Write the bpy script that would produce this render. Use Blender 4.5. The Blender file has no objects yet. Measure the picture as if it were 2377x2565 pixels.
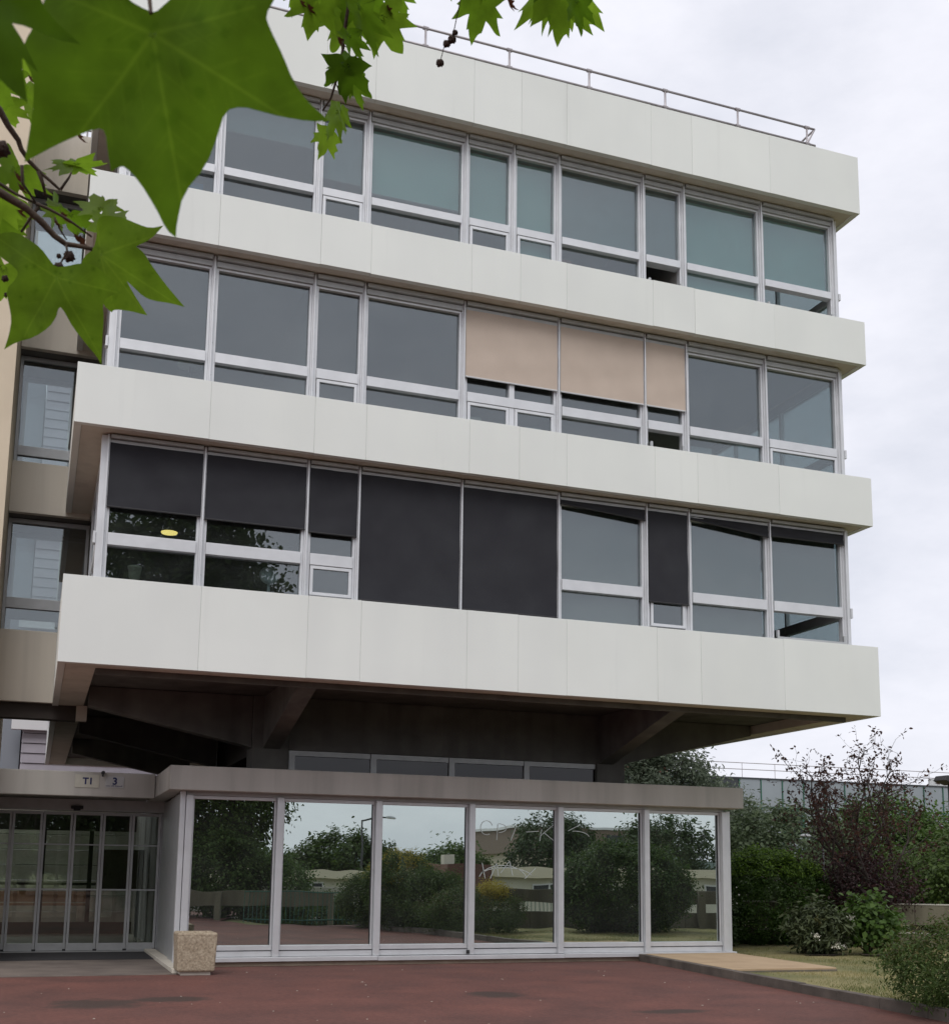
import bpy, bmesh, math, random
import numpy as np
from mathutils import Vector, Matrix
R = math.radians
scene = bpy.context.scene
col = scene.collection

# ------------------------------------------------------------------ camera
CAM = np.array([-0.5798, -18.2756, 1.6])
yaw, pitch, roll = R(19.918), R(9.0875), R(0.7077)
FPX, SHY = 3000.0, 423.72                 # focal length and vertical shift in photo pixels (2377 x 2565)
_f = np.array([math.sin(yaw)*math.cos(pitch), math.cos(yaw)*math.cos(pitch), math.sin(pitch)])
_r = np.array([math.cos(yaw), -math.sin(yaw), 0.0]); _u = np.cross(_r, _f)
_r, _u = _r*math.cos(roll)+_u*math.sin(roll), -_r*math.sin(roll)+_u*math.cos(roll)
cd = bpy.data.cameras.new('camera'); cam = bpy.data.objects.new('camera', cd); col.objects.link(cam)
cd.sensor_width = 36; cd.lens = FPX/2565*36; cd.shift_y = SHY/2565
cd.dof.use_dof = True; cd.dof.focus_distance = 19.0; cd.dof.aperture_fstop = 18.0   # phone-sized aperture: only the nearest leaves go soft
cd.clip_start = 0.02; cd.clip_end = 3000
m = Matrix.Identity(4)
for i in range(3):
    m[i][0], m[i][1], m[i][2], m[i][3] = _r[i], _u[i], -_f[i], CAM[i]
cam.matrix_world = m
scene.camera = cam
def px(x, y, d):                          # a point d metres away in the direction of a photo pixel (1848-wide view)
    k = 2377/1848
    v = _r*((x*k-1188.5)/FPX) - _u*((y*k-1282.5-SHY)/FPX) + _f
    return CAM + v/np.linalg.norm(v)*d

# ------------------------------------------------------------------ light
SUN_EL, SUN_AZ = R(52), R(205)            # azimuth clockwise from +Y: behind the camera, a little to the left
world = bpy.data.worlds.new('World'); scene.world = world; world.use_nodes = True
nt = world.node_tree; nt.nodes.clear(); N = nt.nodes.new; L = nt.links.new
out = N('ShaderNodeOutputWorld'); bg = N('ShaderNodeBackground')
sky = N('ShaderNodeTexSky'); sky.sky_type = 'NISHITA'; sky.sun_disc = False
sky.sun_elevation = SUN_EL; sky.sun_rotation = SUN_AZ; sky.dust_density = 3
tc = N('ShaderNodeTexCoord'); mp = N('ShaderNodeMapping'); mp.inputs['Scale'].default_value = (1, 1, 2.2); mp.inputs['Location'].default_value = (3, 1, 2)
nz = N('ShaderNodeTexNoise'); nz.inputs['Scale'].default_value = 2.3; nz.inputs['Detail'].default_value = 9; nz.inputs['Roughness'].default_value = .58
cr = N('ShaderNodeValToRGB')
cr.color_ramp.elements[0].position = .36; cr.color_ramp.elements[0].color = (.70, .72, .80, 1)
cr.color_ramp.elements[1].position = .58; cr.color_ramp.elements[1].color = (.915, .915, .985, 1)
mul = N('ShaderNodeMix'); mul.data_type = 'RGBA'; mul.blend_type = 'MULTIPLY'; mul.inputs[0].default_value = 1
mul.inputs[7].default_value = (.1, .1, .1, 1)
mx = N('ShaderNodeMix'); mx.data_type = 'RGBA'; mx.inputs[0].default_value = .93
L(tc.outputs['Generated'], mp.inputs[0]); L(mp.outputs[0], nz.inputs['Vector']); L(nz.outputs[0], cr.inputs[0])
L(sky.outputs[0], mul.inputs[6]); L(mul.outputs[2], mx.inputs[6]); L(cr.outputs[0], mx.inputs[7])
L(mx.outputs[2], bg.inputs[0]); bg.inputs[1].default_value = 1.0; L(bg.outputs[0], out.inputs[0])
sd = bpy.data.lights.new('sun', 'SUN'); sd.energy = 1.5; sd.angle = R(35); sd.color = (1, .98, .95)
so = bpy.data.objects.new('sun', sd); col.objects.link(so)
sdir = Vector((math.sin(SUN_AZ)*math.cos(SUN_EL), math.cos(SUN_AZ)*math.cos(SUN_EL), math.sin(SUN_EL)))
so.rotation_euler = sdir.to_track_quat('Z', 'Y').to_euler(); so.location = (0, -30, 40)
vs = scene.view_settings
vs.view_transform = 'Standard'; vs.look = 'None'; vs.exposure = 0.15; vs.gamma = 1; vs.use_curve_mapping = False
scene.cycles.max_bounces = 10; scene.cycles.transparent_max_bounces = 16; scene.cycles.glossy_bounces = 5
scene.cycles.use_denoising = True

# ------------------------------------------------------------------ materials
MATS = {}
def mat(name, c, rough=.6, metal=0., var=.0, scale=3., detail=6., bump=0., bscale=60., c2=None, streak=False, spec=.5, fine=0.):
    """procedural surface: base colour varied by noise (c -> c2), optional fine grain and bump"""
    if name in MATS: return MATS[name]
    mt = bpy.data.materials.new(name); mt.use_nodes = True; t = mt.node_tree; b = t.nodes['Principled BSDF']
    b.inputs['Roughness'].default_value = rough; b.inputs['Metallic'].default_value = metal
    b.inputs['Specular IOR Level'].default_value = spec
    b.inputs['Base Color'].default_value = (*c, 1)
    tcn = t.nodes.new('ShaderNodeTexCoord'); geo = t.nodes.new('ShaderNodeNewGeometry')
    if var or c2:
        c2 = c2 or tuple(max(0, x*(1-var)) for x in c)
        mpp = t.nodes.new('ShaderNodeMapping'); mpp.inputs['Scale'].default_value = (1, 1, .12) if streak else (1, 1, 1)
        n = t.nodes.new('ShaderNodeTexNoise'); n.inputs['Scale'].default_value = scale; n.inputs['Detail'].default_value = detail
        rp = t.nodes.new('ShaderNodeValToRGB'); rp.color_ramp.elements[0].position = .3; rp.color_ramp.elements[1].position = .72
        rp.color_ramp.elements[0].color = (*c2, 1); rp.color_ramp.elements[1].color = (*c, 1)
        t.links.new(geo.outputs['Position'], mpp.inputs[0]); t.links.new(mpp.outputs[0], n.inputs['Vector']); t.links.new(n.outputs[0], rp.inputs[0])
        src = rp.outputs[0]
        if fine:
            n2 = t.nodes.new('ShaderNodeTexNoise'); n2.inputs['Scale'].default_value = 140; n2.inputs['Detail'].default_value = 4
            t.links.new(geo.outputs['Position'], n2.inputs['Vector'])
            mr = t.nodes.new('ShaderNodeMapRange'); mr.inputs[1].default_value = .3; mr.inputs[2].default_value = .7
            mr.inputs[3].default_value = 1-fine; mr.inputs[4].default_value = 1+fine*.6
            t.links.new(n2.outputs[0], mr.inputs[0])
            mm = t.nodes.new('ShaderNodeVectorMath'); mm.operation = 'SCALE'
            t.links.new(src, mm.inputs[0]); t.links.new(mr.outputs[0], mm.inputs['Scale']); src = mm.outputs[0]
        t.links.new(src, b.inputs['Base Color'])
    if bump:
        n3 = t.nodes.new('ShaderNodeTexNoise'); n3.inputs['Scale'].default_value = bscale; n3.inputs['Detail'].default_value = 5
        bp = t.nodes.new('ShaderNodeBump'); bp.inputs['Strength'].default_value = bump; bp.inputs['Distance'].default_value = .01
        t.links.new(geo.outputs['Position'], n3.inputs['Vector']); t.links.new(n3.outputs[0], bp.inputs['Height']); t.links.new(bp.outputs[0], b.inputs['Normal'])
    MATS[name] = mt; return mt
def glass(name, refl, tint, gl=(1, 1, 1), rough=0., wav=0., edge=.5, dust=0.):
    mt = bpy.data.materials.new(name); mt.use_nodes = True; t = mt.node_tree; t.nodes.clear()
    o = t.nodes.new('ShaderNodeOutputMaterial'); tr = t.nodes.new('ShaderNodeBsdfTransparent'); g = t.nodes.new('ShaderNodeBsdfGlossy')
    g.inputs['Roughness'].default_value = rough; g.inputs[0].default_value = (*gl, 1); tr.inputs[0].default_value = (*tint, 1)
    lw = t.nodes.new('ShaderNodeLayerWeight'); lw.inputs[0].default_value = .25
    mr = t.nodes.new('ShaderNodeMapRange'); mr.inputs[1].default_value = 0; mr.inputs[2].default_value = 1
    mr.inputs[3].default_value = refl; mr.inputs[4].default_value = min(1, refl+edge)
    ms = t.nodes.new('ShaderNodeMixShader')
    t.links.new(lw.outputs['Fresnel'], mr.inputs[0]); t.links.new(mr.outputs[0], ms.inputs[0])
    t.links.new(tr.outputs[0], ms.inputs[1]); t.links.new(g.outputs[0], ms.inputs[2]); t.links.new(ms.outputs[0], o.inputs[0])
    if dust:                               # thin film of dirt, uneven
        df = t.nodes.new('ShaderNodeBsdfDiffuse'); df.inputs[0].default_value = (.6, .62, .6, 1); m2 = t.nodes.new('ShaderNodeMixShader')
        gp = t.nodes.new('ShaderNodeNewGeometry'); nn_ = t.nodes.new('ShaderNodeTexNoise'); nn_.inputs['Scale'].default_value = 1.7; nn_.inputs['Detail'].default_value = 6
        mq = t.nodes.new('ShaderNodeMapRange'); mq.inputs[1].default_value = .3; mq.inputs[2].default_value = .7; mq.inputs[3].default_value = dust*.4; mq.inputs[4].default_value = dust*1.6
        t.links.new(gp.outputs['Position'], nn_.inputs['Vector']); t.links.new(nn_.outputs[0], mq.inputs[0]); t.links.new(mq.outputs[0], m2.inputs[0])
        t.links.new(ms.outputs[0], m2.inputs[1]); t.links.new(df.outputs[0], m2.inputs[2]); t.links.new(m2.outputs[0], o.inputs[0])
    if wav:
        geo = t.nodes.new('ShaderNodeNewGeometry'); n = t.nodes.new('ShaderNodeTexNoise'); n.inputs['Scale'].default_value = 1.1; n.inputs['Detail'].default_value = 1
        bp = t.nodes.new('ShaderNodeBump'); bp.inputs['Strength'].default_value = wav; bp.inputs['Distance'].default_value = .01
        t.links.new(geo.outputs['Position'], n.inputs['Vector']); t.links.new(n.outputs[0], bp.inputs['Height'])
        t.links.new(bp.outputs[0], g.inputs['Normal'])
    MATS[name] = mt; return mt
def leafmat(name, c, c2, trans=.5, rough=.5, tc_=None, spec=.3, mottle=0.):
    """leaf: per-leaf colour between c and c2 (colour attribute), light passing through"""
    mt = bpy.data.materials.new(name); mt.use_nodes = True; t = mt.node_tree; t.nodes.clear()
    o = t.nodes.new('ShaderNodeOutputMaterial'); a = t.nodes.new('ShaderNodeAttribute'); a.attribute_name = 'tone'
    mixc = t.nodes.new('ShaderNodeMix'); mixc.data_type = 'RGBA'; mixc.inputs[6].default_value = (*c, 1); mixc.inputs[7].default_value = (*c2, 1)
    t.links.new(a.outputs['Fac'], mixc.inputs[0]); src = mixc.outputs[2]
    if mottle:
        geo = t.nodes.new('ShaderNodeNewGeometry'); n = t.nodes.new('ShaderNodeTexNoise'); n.inputs['Scale'].default_value = 22; n.inputs['Detail'].default_value = 6
        t.links.new(geo.outputs['Position'], n.inputs['Vector'])
        mr = t.nodes.new('ShaderNodeMapRange'); mr.inputs[1].default_value = .3; mr.inputs[2].default_value = .7; mr.inputs[3].default_value = 1-mottle; mr.inputs[4].default_value = 1+mottle*.5
        t.links.new(n.outputs[0], mr.inputs[0]); mm = t.nodes.new('ShaderNodeVectorMath'); mm.operation = 'SCALE'
        t.links.new(src, mm.inputs[0]); t.links.new(mr.outputs[0], mm.inputs['Scale']); src = mm.outputs[0]
    b = t.nodes.new('ShaderNodeBsdfPrincipled'); b.inputs['Roughness'].default_value = rough; b.inputs['Specular IOR Level'].default_value = spec
    tl = t.nodes.new('ShaderNodeBsdfTranslucent'); ms = t.nodes.new('ShaderNodeMixShader'); ms.inputs[0].default_value = trans
    t.links.new(src, b.inputs['Base Color'])
    if tc_:
        mt2 = t.nodes.new('ShaderNodeMix'); mt2.data_type = 'RGBA'; mt2.blend_type = 'MULTIPLY'; mt2.inputs[0].default_value = 1; mt2.inputs[7].default_value = (*tc_, 1)
        t.links.new(src, mt2.inputs[6]); src = mt2.outputs[2]
    t.links.new(src, tl.inputs[0]); t.links.new(b.outputs[0], ms.inputs[1]); t.links.new(tl.outputs[0], ms.inputs[2]); t.links.new(ms.outputs[0], o.inputs[0])
    MATS[name] = mt; return mt
def emit(name, c, s):
    mt = bpy.data.materials.new(name); mt.use_nodes = True; b = mt.node_tree.nodes['Principled BSDF']
    b.inputs['Base Color'].default_value = (*c, 1); b.inputs['Emission Color'].default_value = (*c, 1); b.inputs['Emission Strength'].default_value = s
    MATS[name] = mt; return mt

WHITE = mat('white_panel', (.74, .735, .70), .55, c2=(.66, .66, .63), scale=1.3, streak=True, bump=.05, bscale=30, fine=.02)
BEIGEC = mat('beige_concrete', (.62, .575, .50), .8, c2=(.53, .49, .42), scale=1.6, streak=True, bump=.15, bscale=40, fine=.08)
FASC = mat('pavilion_fascia', (.52, .50, .46), .75, c2=(.41, .39, .355), scale=1.8, streak=True, bump=.1, bscale=50, fine=.06)
TANW = mat('tan_render', (.70, .60, .46), .85, c2=(.62, .53, .40), scale=1.2, bump=.15, bscale=50, fine=.05)
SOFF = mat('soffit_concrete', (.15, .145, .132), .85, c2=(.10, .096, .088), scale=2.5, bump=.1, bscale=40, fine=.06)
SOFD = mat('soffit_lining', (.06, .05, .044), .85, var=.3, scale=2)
GREYB = mat('dark_concrete', (.27, .26, .225), .85, c2=(.18, .175, .15), scale=2.2, streak=True, bump=.2, bscale=40, fine=.1)
ALU = mat('aluminium', (.66, .67, .685), .42, .35, var=.1, scale=4)
ALU2 = mat('aluminium_dull', (.47, .48, .485), .45, .35, var=.15, scale=5)
DARK = mat('dark_gasket', (.02, .02, .022), .6)
SHEX = mat('charcoal_screen', (.030, .031, .036), .75, c2=(.022, .022, .027), scale=2, bump=.06, bscale=300, spec=.25)
SHBE = mat('beige_screen', (.51, .42, .35), .8, c2=(.47, .385, .32), scale=2.5, bump=.1, bscale=300)
TEAL = mat('teal_blind', (.60, .93, .86), .8, c2=(.54, .85, .79), scale=1.5)
SCRN = mat('grey_sunscreen', (.36, .37, .35), .8, var=.1, scale=2)
GREYBL = mat('grey_blind', (.48, .57, .58), .8, var=.15, scale=2)
INT = mat('interior_wall', (.36, .35, .33), .9, var=.15)
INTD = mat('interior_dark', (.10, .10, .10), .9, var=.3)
CEIL = mat('interior_ceiling', (.42, .42, .41), .9, var=.1)
GLS = glass('window_glass', .115, (.63, .69, .69), (.93, .97, 1.0), 0, .4, dust=.015)
GLK = glass('dark_glass', .035, (.25, .26, .28), edge=.2)
GLM = glass('mirror_glass', .62, (.32, .38, .36), (.86, .95, .91), 0, .2, edge=.3, dust=.02)
GLD = glass('door_glass', .05, (.88, .92, .87), (.9, 1, .95))
GLC = glass('clear_glass', .06, (.92, .94, .94))
STEEL = mat('galvanised_steel', (.42, .39, .40), .5, .5, var=.2, scale=8)
BARK = mat('bark', (.12, .085, .06), .9, c2=(.05, .038, .03), scale=9, bump=.5, bscale=30)
TWIG = mat('twig', (.085, .055, .035), .85, c2=(.04, .028, .02), scale=40, bump=.3, bscale=150)

# ------------------------------------------------------------------ mesh helpers
class MB:
    def __init__(s): s.v = []; s.f = []
    def box(s, x0, x1, y0, y1, z0, z1):
        b = len(s.v)
        s.v += [(x, y, z) for z in (z0, z1) for x, y in ((x0, y0), (x1, y0), (x1, y1), (x0, y1))]
        s.f += [tuple(b+i for i in q) for q in ((3, 2, 1, 0), (4, 5, 6, 7), (0, 1, 5, 4), (1, 2, 6, 5), (2, 3, 7, 6), (3, 0, 4, 7))]
        return s
    def prism(s, pts, axis, a, b_):        # polygon in the two other axes, extruded a..b along axis
        n = len(pts); b = len(s.v)
        for t in (a, b_):
            for p, q in pts:
                s.v.append({'x': (t, p, q), 'y': (p, t, q), 'z': (p, q, t)}[axis])
        s.f.append(tuple(range(b+n-1, b-1, -1))); s.f.append(tuple(range(b+n, b+2*n)))
        for i in range(n):
            j = (i+1) % n; s.f.append((b+i, b+j, b+n+j, b+n+i))
        return s
    def tube(s, pts, rad, n=8, cap=True):
        pts = [np.array(p, float) for p in pts]; rad = [rad]*len(pts) if np.isscalar(rad) else rad
        b = len(s.v); k = len(pts); up = np.array([0.31, 0.17, 0.93])
        for i, p in enumerate(pts):
            t = pts[min(i+1, k-1)]-pts[max(i-1, 0)]; t = t/(np.linalg.norm(t)+1e-9)
            if abs(t@up) > .95: up = np.array([.9, .3, .1])
            a = np.cross(t, up); a /= np.linalg.norm(a); c = np.cross(t, a)
            for j in range(n):
                w = 2*math.pi*j/n; s.v.append(tuple(p+rad[i]*(a*math.cos(w)+c*math.sin(w))))
        for i in range(k-1):
            for j in range(n):
                j2 = (j+1) % n; s.f.append((b+i*n+j, b+i*n+j2, b+(i+1)*n+j2, b+(i+1)*n+j))
        if cap: s.f.append(tuple(b+j for j in range(n-1, -1, -1))); s.f.append(tuple(b+(k-1)*n+j for j in range(n)))
        return s
    def lathe(s, c, prof, n=20):
        b = len(s.v)
        for r_, z in prof:
            for j in range(n): s.v.append((c[0]+r_*math.cos(2*math.pi*j/n), c[1]+r_*math.sin(2*math.pi*j/n), c[2]+z))
        for i in range(len(prof)-1):
            for j in range(n):
                j2 = (j+1) % n; s.f.append((b+i*n+j, b+i*n+j2, b+(i+1)*n+j2, b+(i+1)*n+j))
        s.f.append(tuple(b+j for j in range(n-1, -1, -1))); s.f.append(tuple(b+(len(prof)-1)*n+j for j in range(n)))
        return s
    def build(s, name, mt, parent=None, bevel=0, smooth=False):
        me = bpy.data.meshes.new(name); me.from_pydata(s.v, [], s.f); me.materials.append(mt); me.update()
        bm = bmesh.new(); bm.from_mesh(me); bmesh.ops.recalc_face_normals(bm, faces=bm.faces); bm.to_mesh(me); bm.free()
        if smooth: me.polygons.foreach_set('use_smooth', [True]*len(me.polygons))
        o = bpy.data.objects.new(name, me); col.objects.link(o)
        if parent: o.parent = parent
        if bevel:
            bv = o.modifiers.new('bevel', 'BEVEL'); bv.width = bevel; bv.segments = 2; bv.limit_method = 'ANGLE'
        return o
def box(name, mt, parent, *b, bevel=0): return MB().box(*b).build(name, mt, parent, bevel)
def tag(o, label, cat, group=None, kind=None):
    if label: o['label'] = label
    if cat: o['category'] = cat
    if group: o['group'] = group
    if kind: o['kind'] = kind
    return o
def thing(name, label, cat, loc=(0, 0, 0), group=None):
    o = bpy.data.objects.new(name, None); col.objects.link(o); o.location = loc; o.empty_display_size = .2
    return tag(o, label, cat, group)
def part_of(o, root):                     # parts are modelled in world coordinates: keep them there
    o.parent = root; o.matrix_parent_inverse = Matrix.Translation(-Vector(root.location)); return o
def struct(o, kind='structure'): o['kind'] = kind; return o

# ------------------------------------------------------------------ ground
KA, KB = np.array([10.22, 2.3]), np.array([9.38, -5.5])            # kerb line (tarmac side)
kd = (KB-KA)/np.linalg.norm(KB-KA); kn = np.array([-kd[1], kd[0]])  # kn points to the lawn (+x)
if kn[0] < 0: kn = -kn
KC = KA+kd*15.0
def low(x, y):
    s = lambda t: (lambda u: u*u*(3-2*u))(min(1, max(0, t)))
    return -1.5*s((-y-12.5)/5)*s((x-5.5)/5)
def ground_sheet():
    xs = sorted(set(list(np.linspace(-300, -20, 10))+list(np.linspace(-20, 50, 71))+list(np.linspace(50, 420, 12))))
    ys = sorted(set(list(np.linspace(-300, -40, 10))+list(np.linspace(-40, 20, 61))+list(np.linspace(20, 420, 14))))
    v = [(x, y, low(x, y)-.04) for y in ys for x in xs]; n = len(xs)
    f = [(j*n+i, j*n+i+1, (j+1)*n+i+1, (j+1)*n+i) for j in range(len(ys)-1) for i in range(n-1)]
    mb = MB(); mb.v = v; mb.f = f
    return mb.build('ground', mat('rough_grass', (.10, .12, .035), .95, c2=(.16, .14, .06), scale=1.2, bump=.6, bscale=25, fine=.25))
struct(ground_sheet())
TARM = mat('red_tarmac', (.165, .062, .047), .88, c2=(.105, .044, .036), scale=.8, bump=.35, bscale=130, fine=.35)
fc = MB(); fpts = [(-60, 40), (10.22, 40), tuple(KA), tuple(KC), (5.4, -12.3), (5.2, -16), (7, -22), (7, -60), (-60, -60)]
fc.v = [(x, y, 0.0) for x, y in fpts]; fc.f = [tuple(range(len(fpts)))]
struct(fc.build('forecourt', TARM))
# damp patches and wear on the tarmac (flat sheets just above it)
LAWN = mat('dry_lawn', (.30, .25, .115), .95, c2=(.115, .125, .042), scale=.75, bump=.7, bscale=45, fine=.35)
lw = MB(); lz = .075
def lawn_quad():
    nx, ny = 50, 60
    for j in range(ny+1):
        a = KA+kd*(-4+j/ny*16.5)+kn*.12
        for i in range(nx+1):
            x = a[0]+(30*(i/nx)**1.4); y = a[1]
            z = lz+.02*math.sin(x*1.7)*math.cos(y*1.3)+(low(x, y) if y < -9 else 0)
            lw.v.append((x, y, z))
    for j in range(ny):
        for i in range(nx): lw.f.append((j*(nx+1)+i, j*(nx+1)+i+1, (j+1)*(nx+1)+i+1, (j+1)*(nx+1)+i))
lawn_quad(); struct(lw.build('lawn', LAWN, smooth=True))
# kerb in 1 m stones
KERB = mat('kerb_concrete', (.15, .125, .105), .9, c2=(.075, .062, .052), scale=3, bump=.4, bscale=60, fine=.2)
kerb = struct(bpy.data.objects.new('kerb', None)); col.objects.link(kerb)
rng = random.Random(5)
for i in range(15):
    a = KA+kd*(i*1.0+.004); b = KA+kd*(i*1.0+.996); z = .13+rng.uniform(-.006, .006)
    q = [a, b, b+kn*.13, a+kn*.13]
    MB().prism([tuple(p) for p in q], 'z', -.05, z).build('kerb_stone', KERB, kerb, bevel=.008)
# concrete pad and dark mat in front of the doors
box('entrance_pad', mat('worn_pad', (.20, .165, .14), .9, c2=(.105, .085, .075), scale=1.6, bump=.3, bscale=80, fine=.25), None, -7, 1.62, 1.0, 6.5, -.03, .006)['kind'] = 'structure'
tag(box('door_mat', mat('ribbed_mat', (.035, .034, .038), .95, var=.3, scale=20, bump=.5, bscale=200), None, -6.5, 1.7, 4.25, 6.2, .004, .016), 'dark grey ribbed mat in front of the sliding doors', 'mat')
# beige slab beside the pavilion
slab = MB().prism([(10.36, 2.27), (9.975, -1.32), (11.95, -1.33), (12.25, 2.27)], 'z', .0, .135).build('paved_slab', mat('buff_paving', (.46, .335, .21), .9, c2=(.38, .27, .165), scale=2, bump=.3, bscale=120, fine=.12), None, .006)
struct(slab)
tag(box('slab_edge', mat('slab_side', (.17, .15, .12), .9, c2=(.10, .09, .07), scale=4, bump=.4, fine=.2), slab, 9.99, 11.955, -1.345, -1.333, .0, .105), None, None)
def blob(name, cx, cy, rx, ry, seed, mt, z):
    rg = random.Random(seed); n = 40; ph = [rg.uniform(0, 6.28) for _ in range(5)]
    mb = MB()
    mb.v = [(cx+rx*(1+.22*math.sin(3*t+ph[0])+.15*math.sin(5*t+ph[1])+.1*math.sin(9*t+ph[2]))*math.cos(t), cy+ry*(1+.25*math.sin(2*t+ph[3])+.15*math.sin(7*t+ph[4]))*math.sin(t), z) for t in [2*math.pi*i/n for i in range(n)]]
    mb.f = [tuple(range(n))]
    return mb.build(name, mt)
def stain_tarmac(spots):                   # damp patches worn into the tarmac, ragged by noise
    t = TARM.node_tree; b = t.nodes['Principled BSDF']; src = b.inputs['Base Color'].links[0].from_socket
    geo = t.nodes.new('ShaderNodeNewGeometry'); n = t.nodes.new('ShaderNodeTexNoise'); n.inputs['Scale'].default_value = 2.6; n.inputs['Detail'].default_value = 7; n.inputs['Roughness'].default_value = .65
    t.links.new(geo.outputs['Position'], n.inputs['Vector']); tot = None
    for (x, y, rx, ry) in spots:
        mp_ = t.nodes.new('ShaderNodeMapping'); mp_.vector_type = 'POINT'; mp_.inputs['Location'].default_value = (-x/rx, -y/ry, 0); mp_.inputs['Scale'].default_value = (1/rx, 1/ry, 0)
        ln = t.nodes.new('ShaderNodeVectorMath'); ln.operation = 'LENGTH'; t.links.new(geo.outputs['Position'], mp_.inputs[0]); t.links.new(mp_.outputs[0], ln.inputs[0])
        sb_ = t.nodes.new('ShaderNodeMath'); sb_.operation = 'MULTIPLY_ADD'; sb_.inputs[1].default_value = -1.0; sb_.inputs[2].default_value = 1.5; t.links.new(ln.outputs['Value'], sb_.inputs[0])
        ad = t.nodes.new('ShaderNodeMath'); ad.operation = 'MULTIPLY_ADD'; ad.inputs[1].default_value = 1.8; t.links.new(n.outputs[0], ad.inputs[0]); t.links.new(sb_.outputs[0], ad.inputs[2])
        mr = t.nodes.new('ShaderNodeMapRange'); mr.inputs[1].default_value = 1.2; mr.inputs[2].default_value = 1.7; t.links.new(ad.outputs[0], mr.inputs[0])
        if tot is None: tot = mr.outputs[0]
        else:
            m2 = t.nodes.new('ShaderNodeMath'); m2.operation = 'MAXIMUM'; t.links.new(tot, m2.inputs[0]); t.links.new(mr.outputs[0], m2.inputs[1]); tot = m2.outputs[0]
    mxn = t.nodes.new('ShaderNodeMix'); mxn.data_type = 'RGBA'; mxn.inputs[7].default_value = (.040, .026, .020, 1)
    sc_ = t.nodes.new('ShaderNodeMath'); sc_.operation = 'MULTIPLY'; sc_.inputs[1].default_value = .85; t.links.new(tot, sc_.inputs[0])
    t.links.new(sc_.outputs[0], mxn.inputs[0]); t.links.new(src, mxn.inputs[6]); t.links.new(mxn.outputs[2], b.inputs['Base Color'])
def mottle(mt, sc, lo, hi, a, b2):
    t = mt.node_tree; b = t.nodes['Principled BSDF']; src = b.inputs['Base Color'].links[0].from_socket
    geo = t.nodes.new('ShaderNodeNewGeometry'); n = t.nodes.new('ShaderNodeTexNoise'); n.inputs['Scale'].default_value = sc; n.inputs['Detail'].default_value = 8; n.inputs['Roughness'].default_value = .7
    mr = t.nodes.new('ShaderNodeMapRange'); mr.inputs[1].default_value = lo; mr.inputs[2].default_value = hi; mr.inputs[3].default_value = a; mr.inputs[4].default_value = b2
    vm = t.nodes.new('ShaderNodeVectorMath'); vm.operation = 'SCALE'; t.links.new(geo.outputs['Position'], n.inputs['Vector']); t.links.new(n.outputs[0], mr.inputs[0])
    t.links.new(src, vm.inputs[0]); t.links.new(mr.outputs[0], vm.inputs['Scale']); t.links.new(vm.outputs[0], b.inputs['Base Color'])
mottle(TARM, 16, .3, .7, .68, 1.3); mottle(TARM, 1.1, .35, .65, .82, 1.12)
stain_tarmac([(.25, -2.9, .55, .55), (1.15, -2.6, .5, .35), (5.35, -2.9, .38, .40), (6.7, -5.3, .5, .2)])
pb = MB(); rg = random.Random(8)
for i in range(60):
    x, y = rg.uniform(-1, 9), rg.uniform(-6.5, 1.5); s = rg.uniform(.004, .014)
    pb.box(x, x+s*1.6, y, y+s, .001, .001+s*.5)
tag(pb.build('litter_specks', mat('pale_specks', (.5, .45, .38), .9)), 'pale grit and leaf specks scattered on red tarmac', 'grit', kind='stuff')

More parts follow.
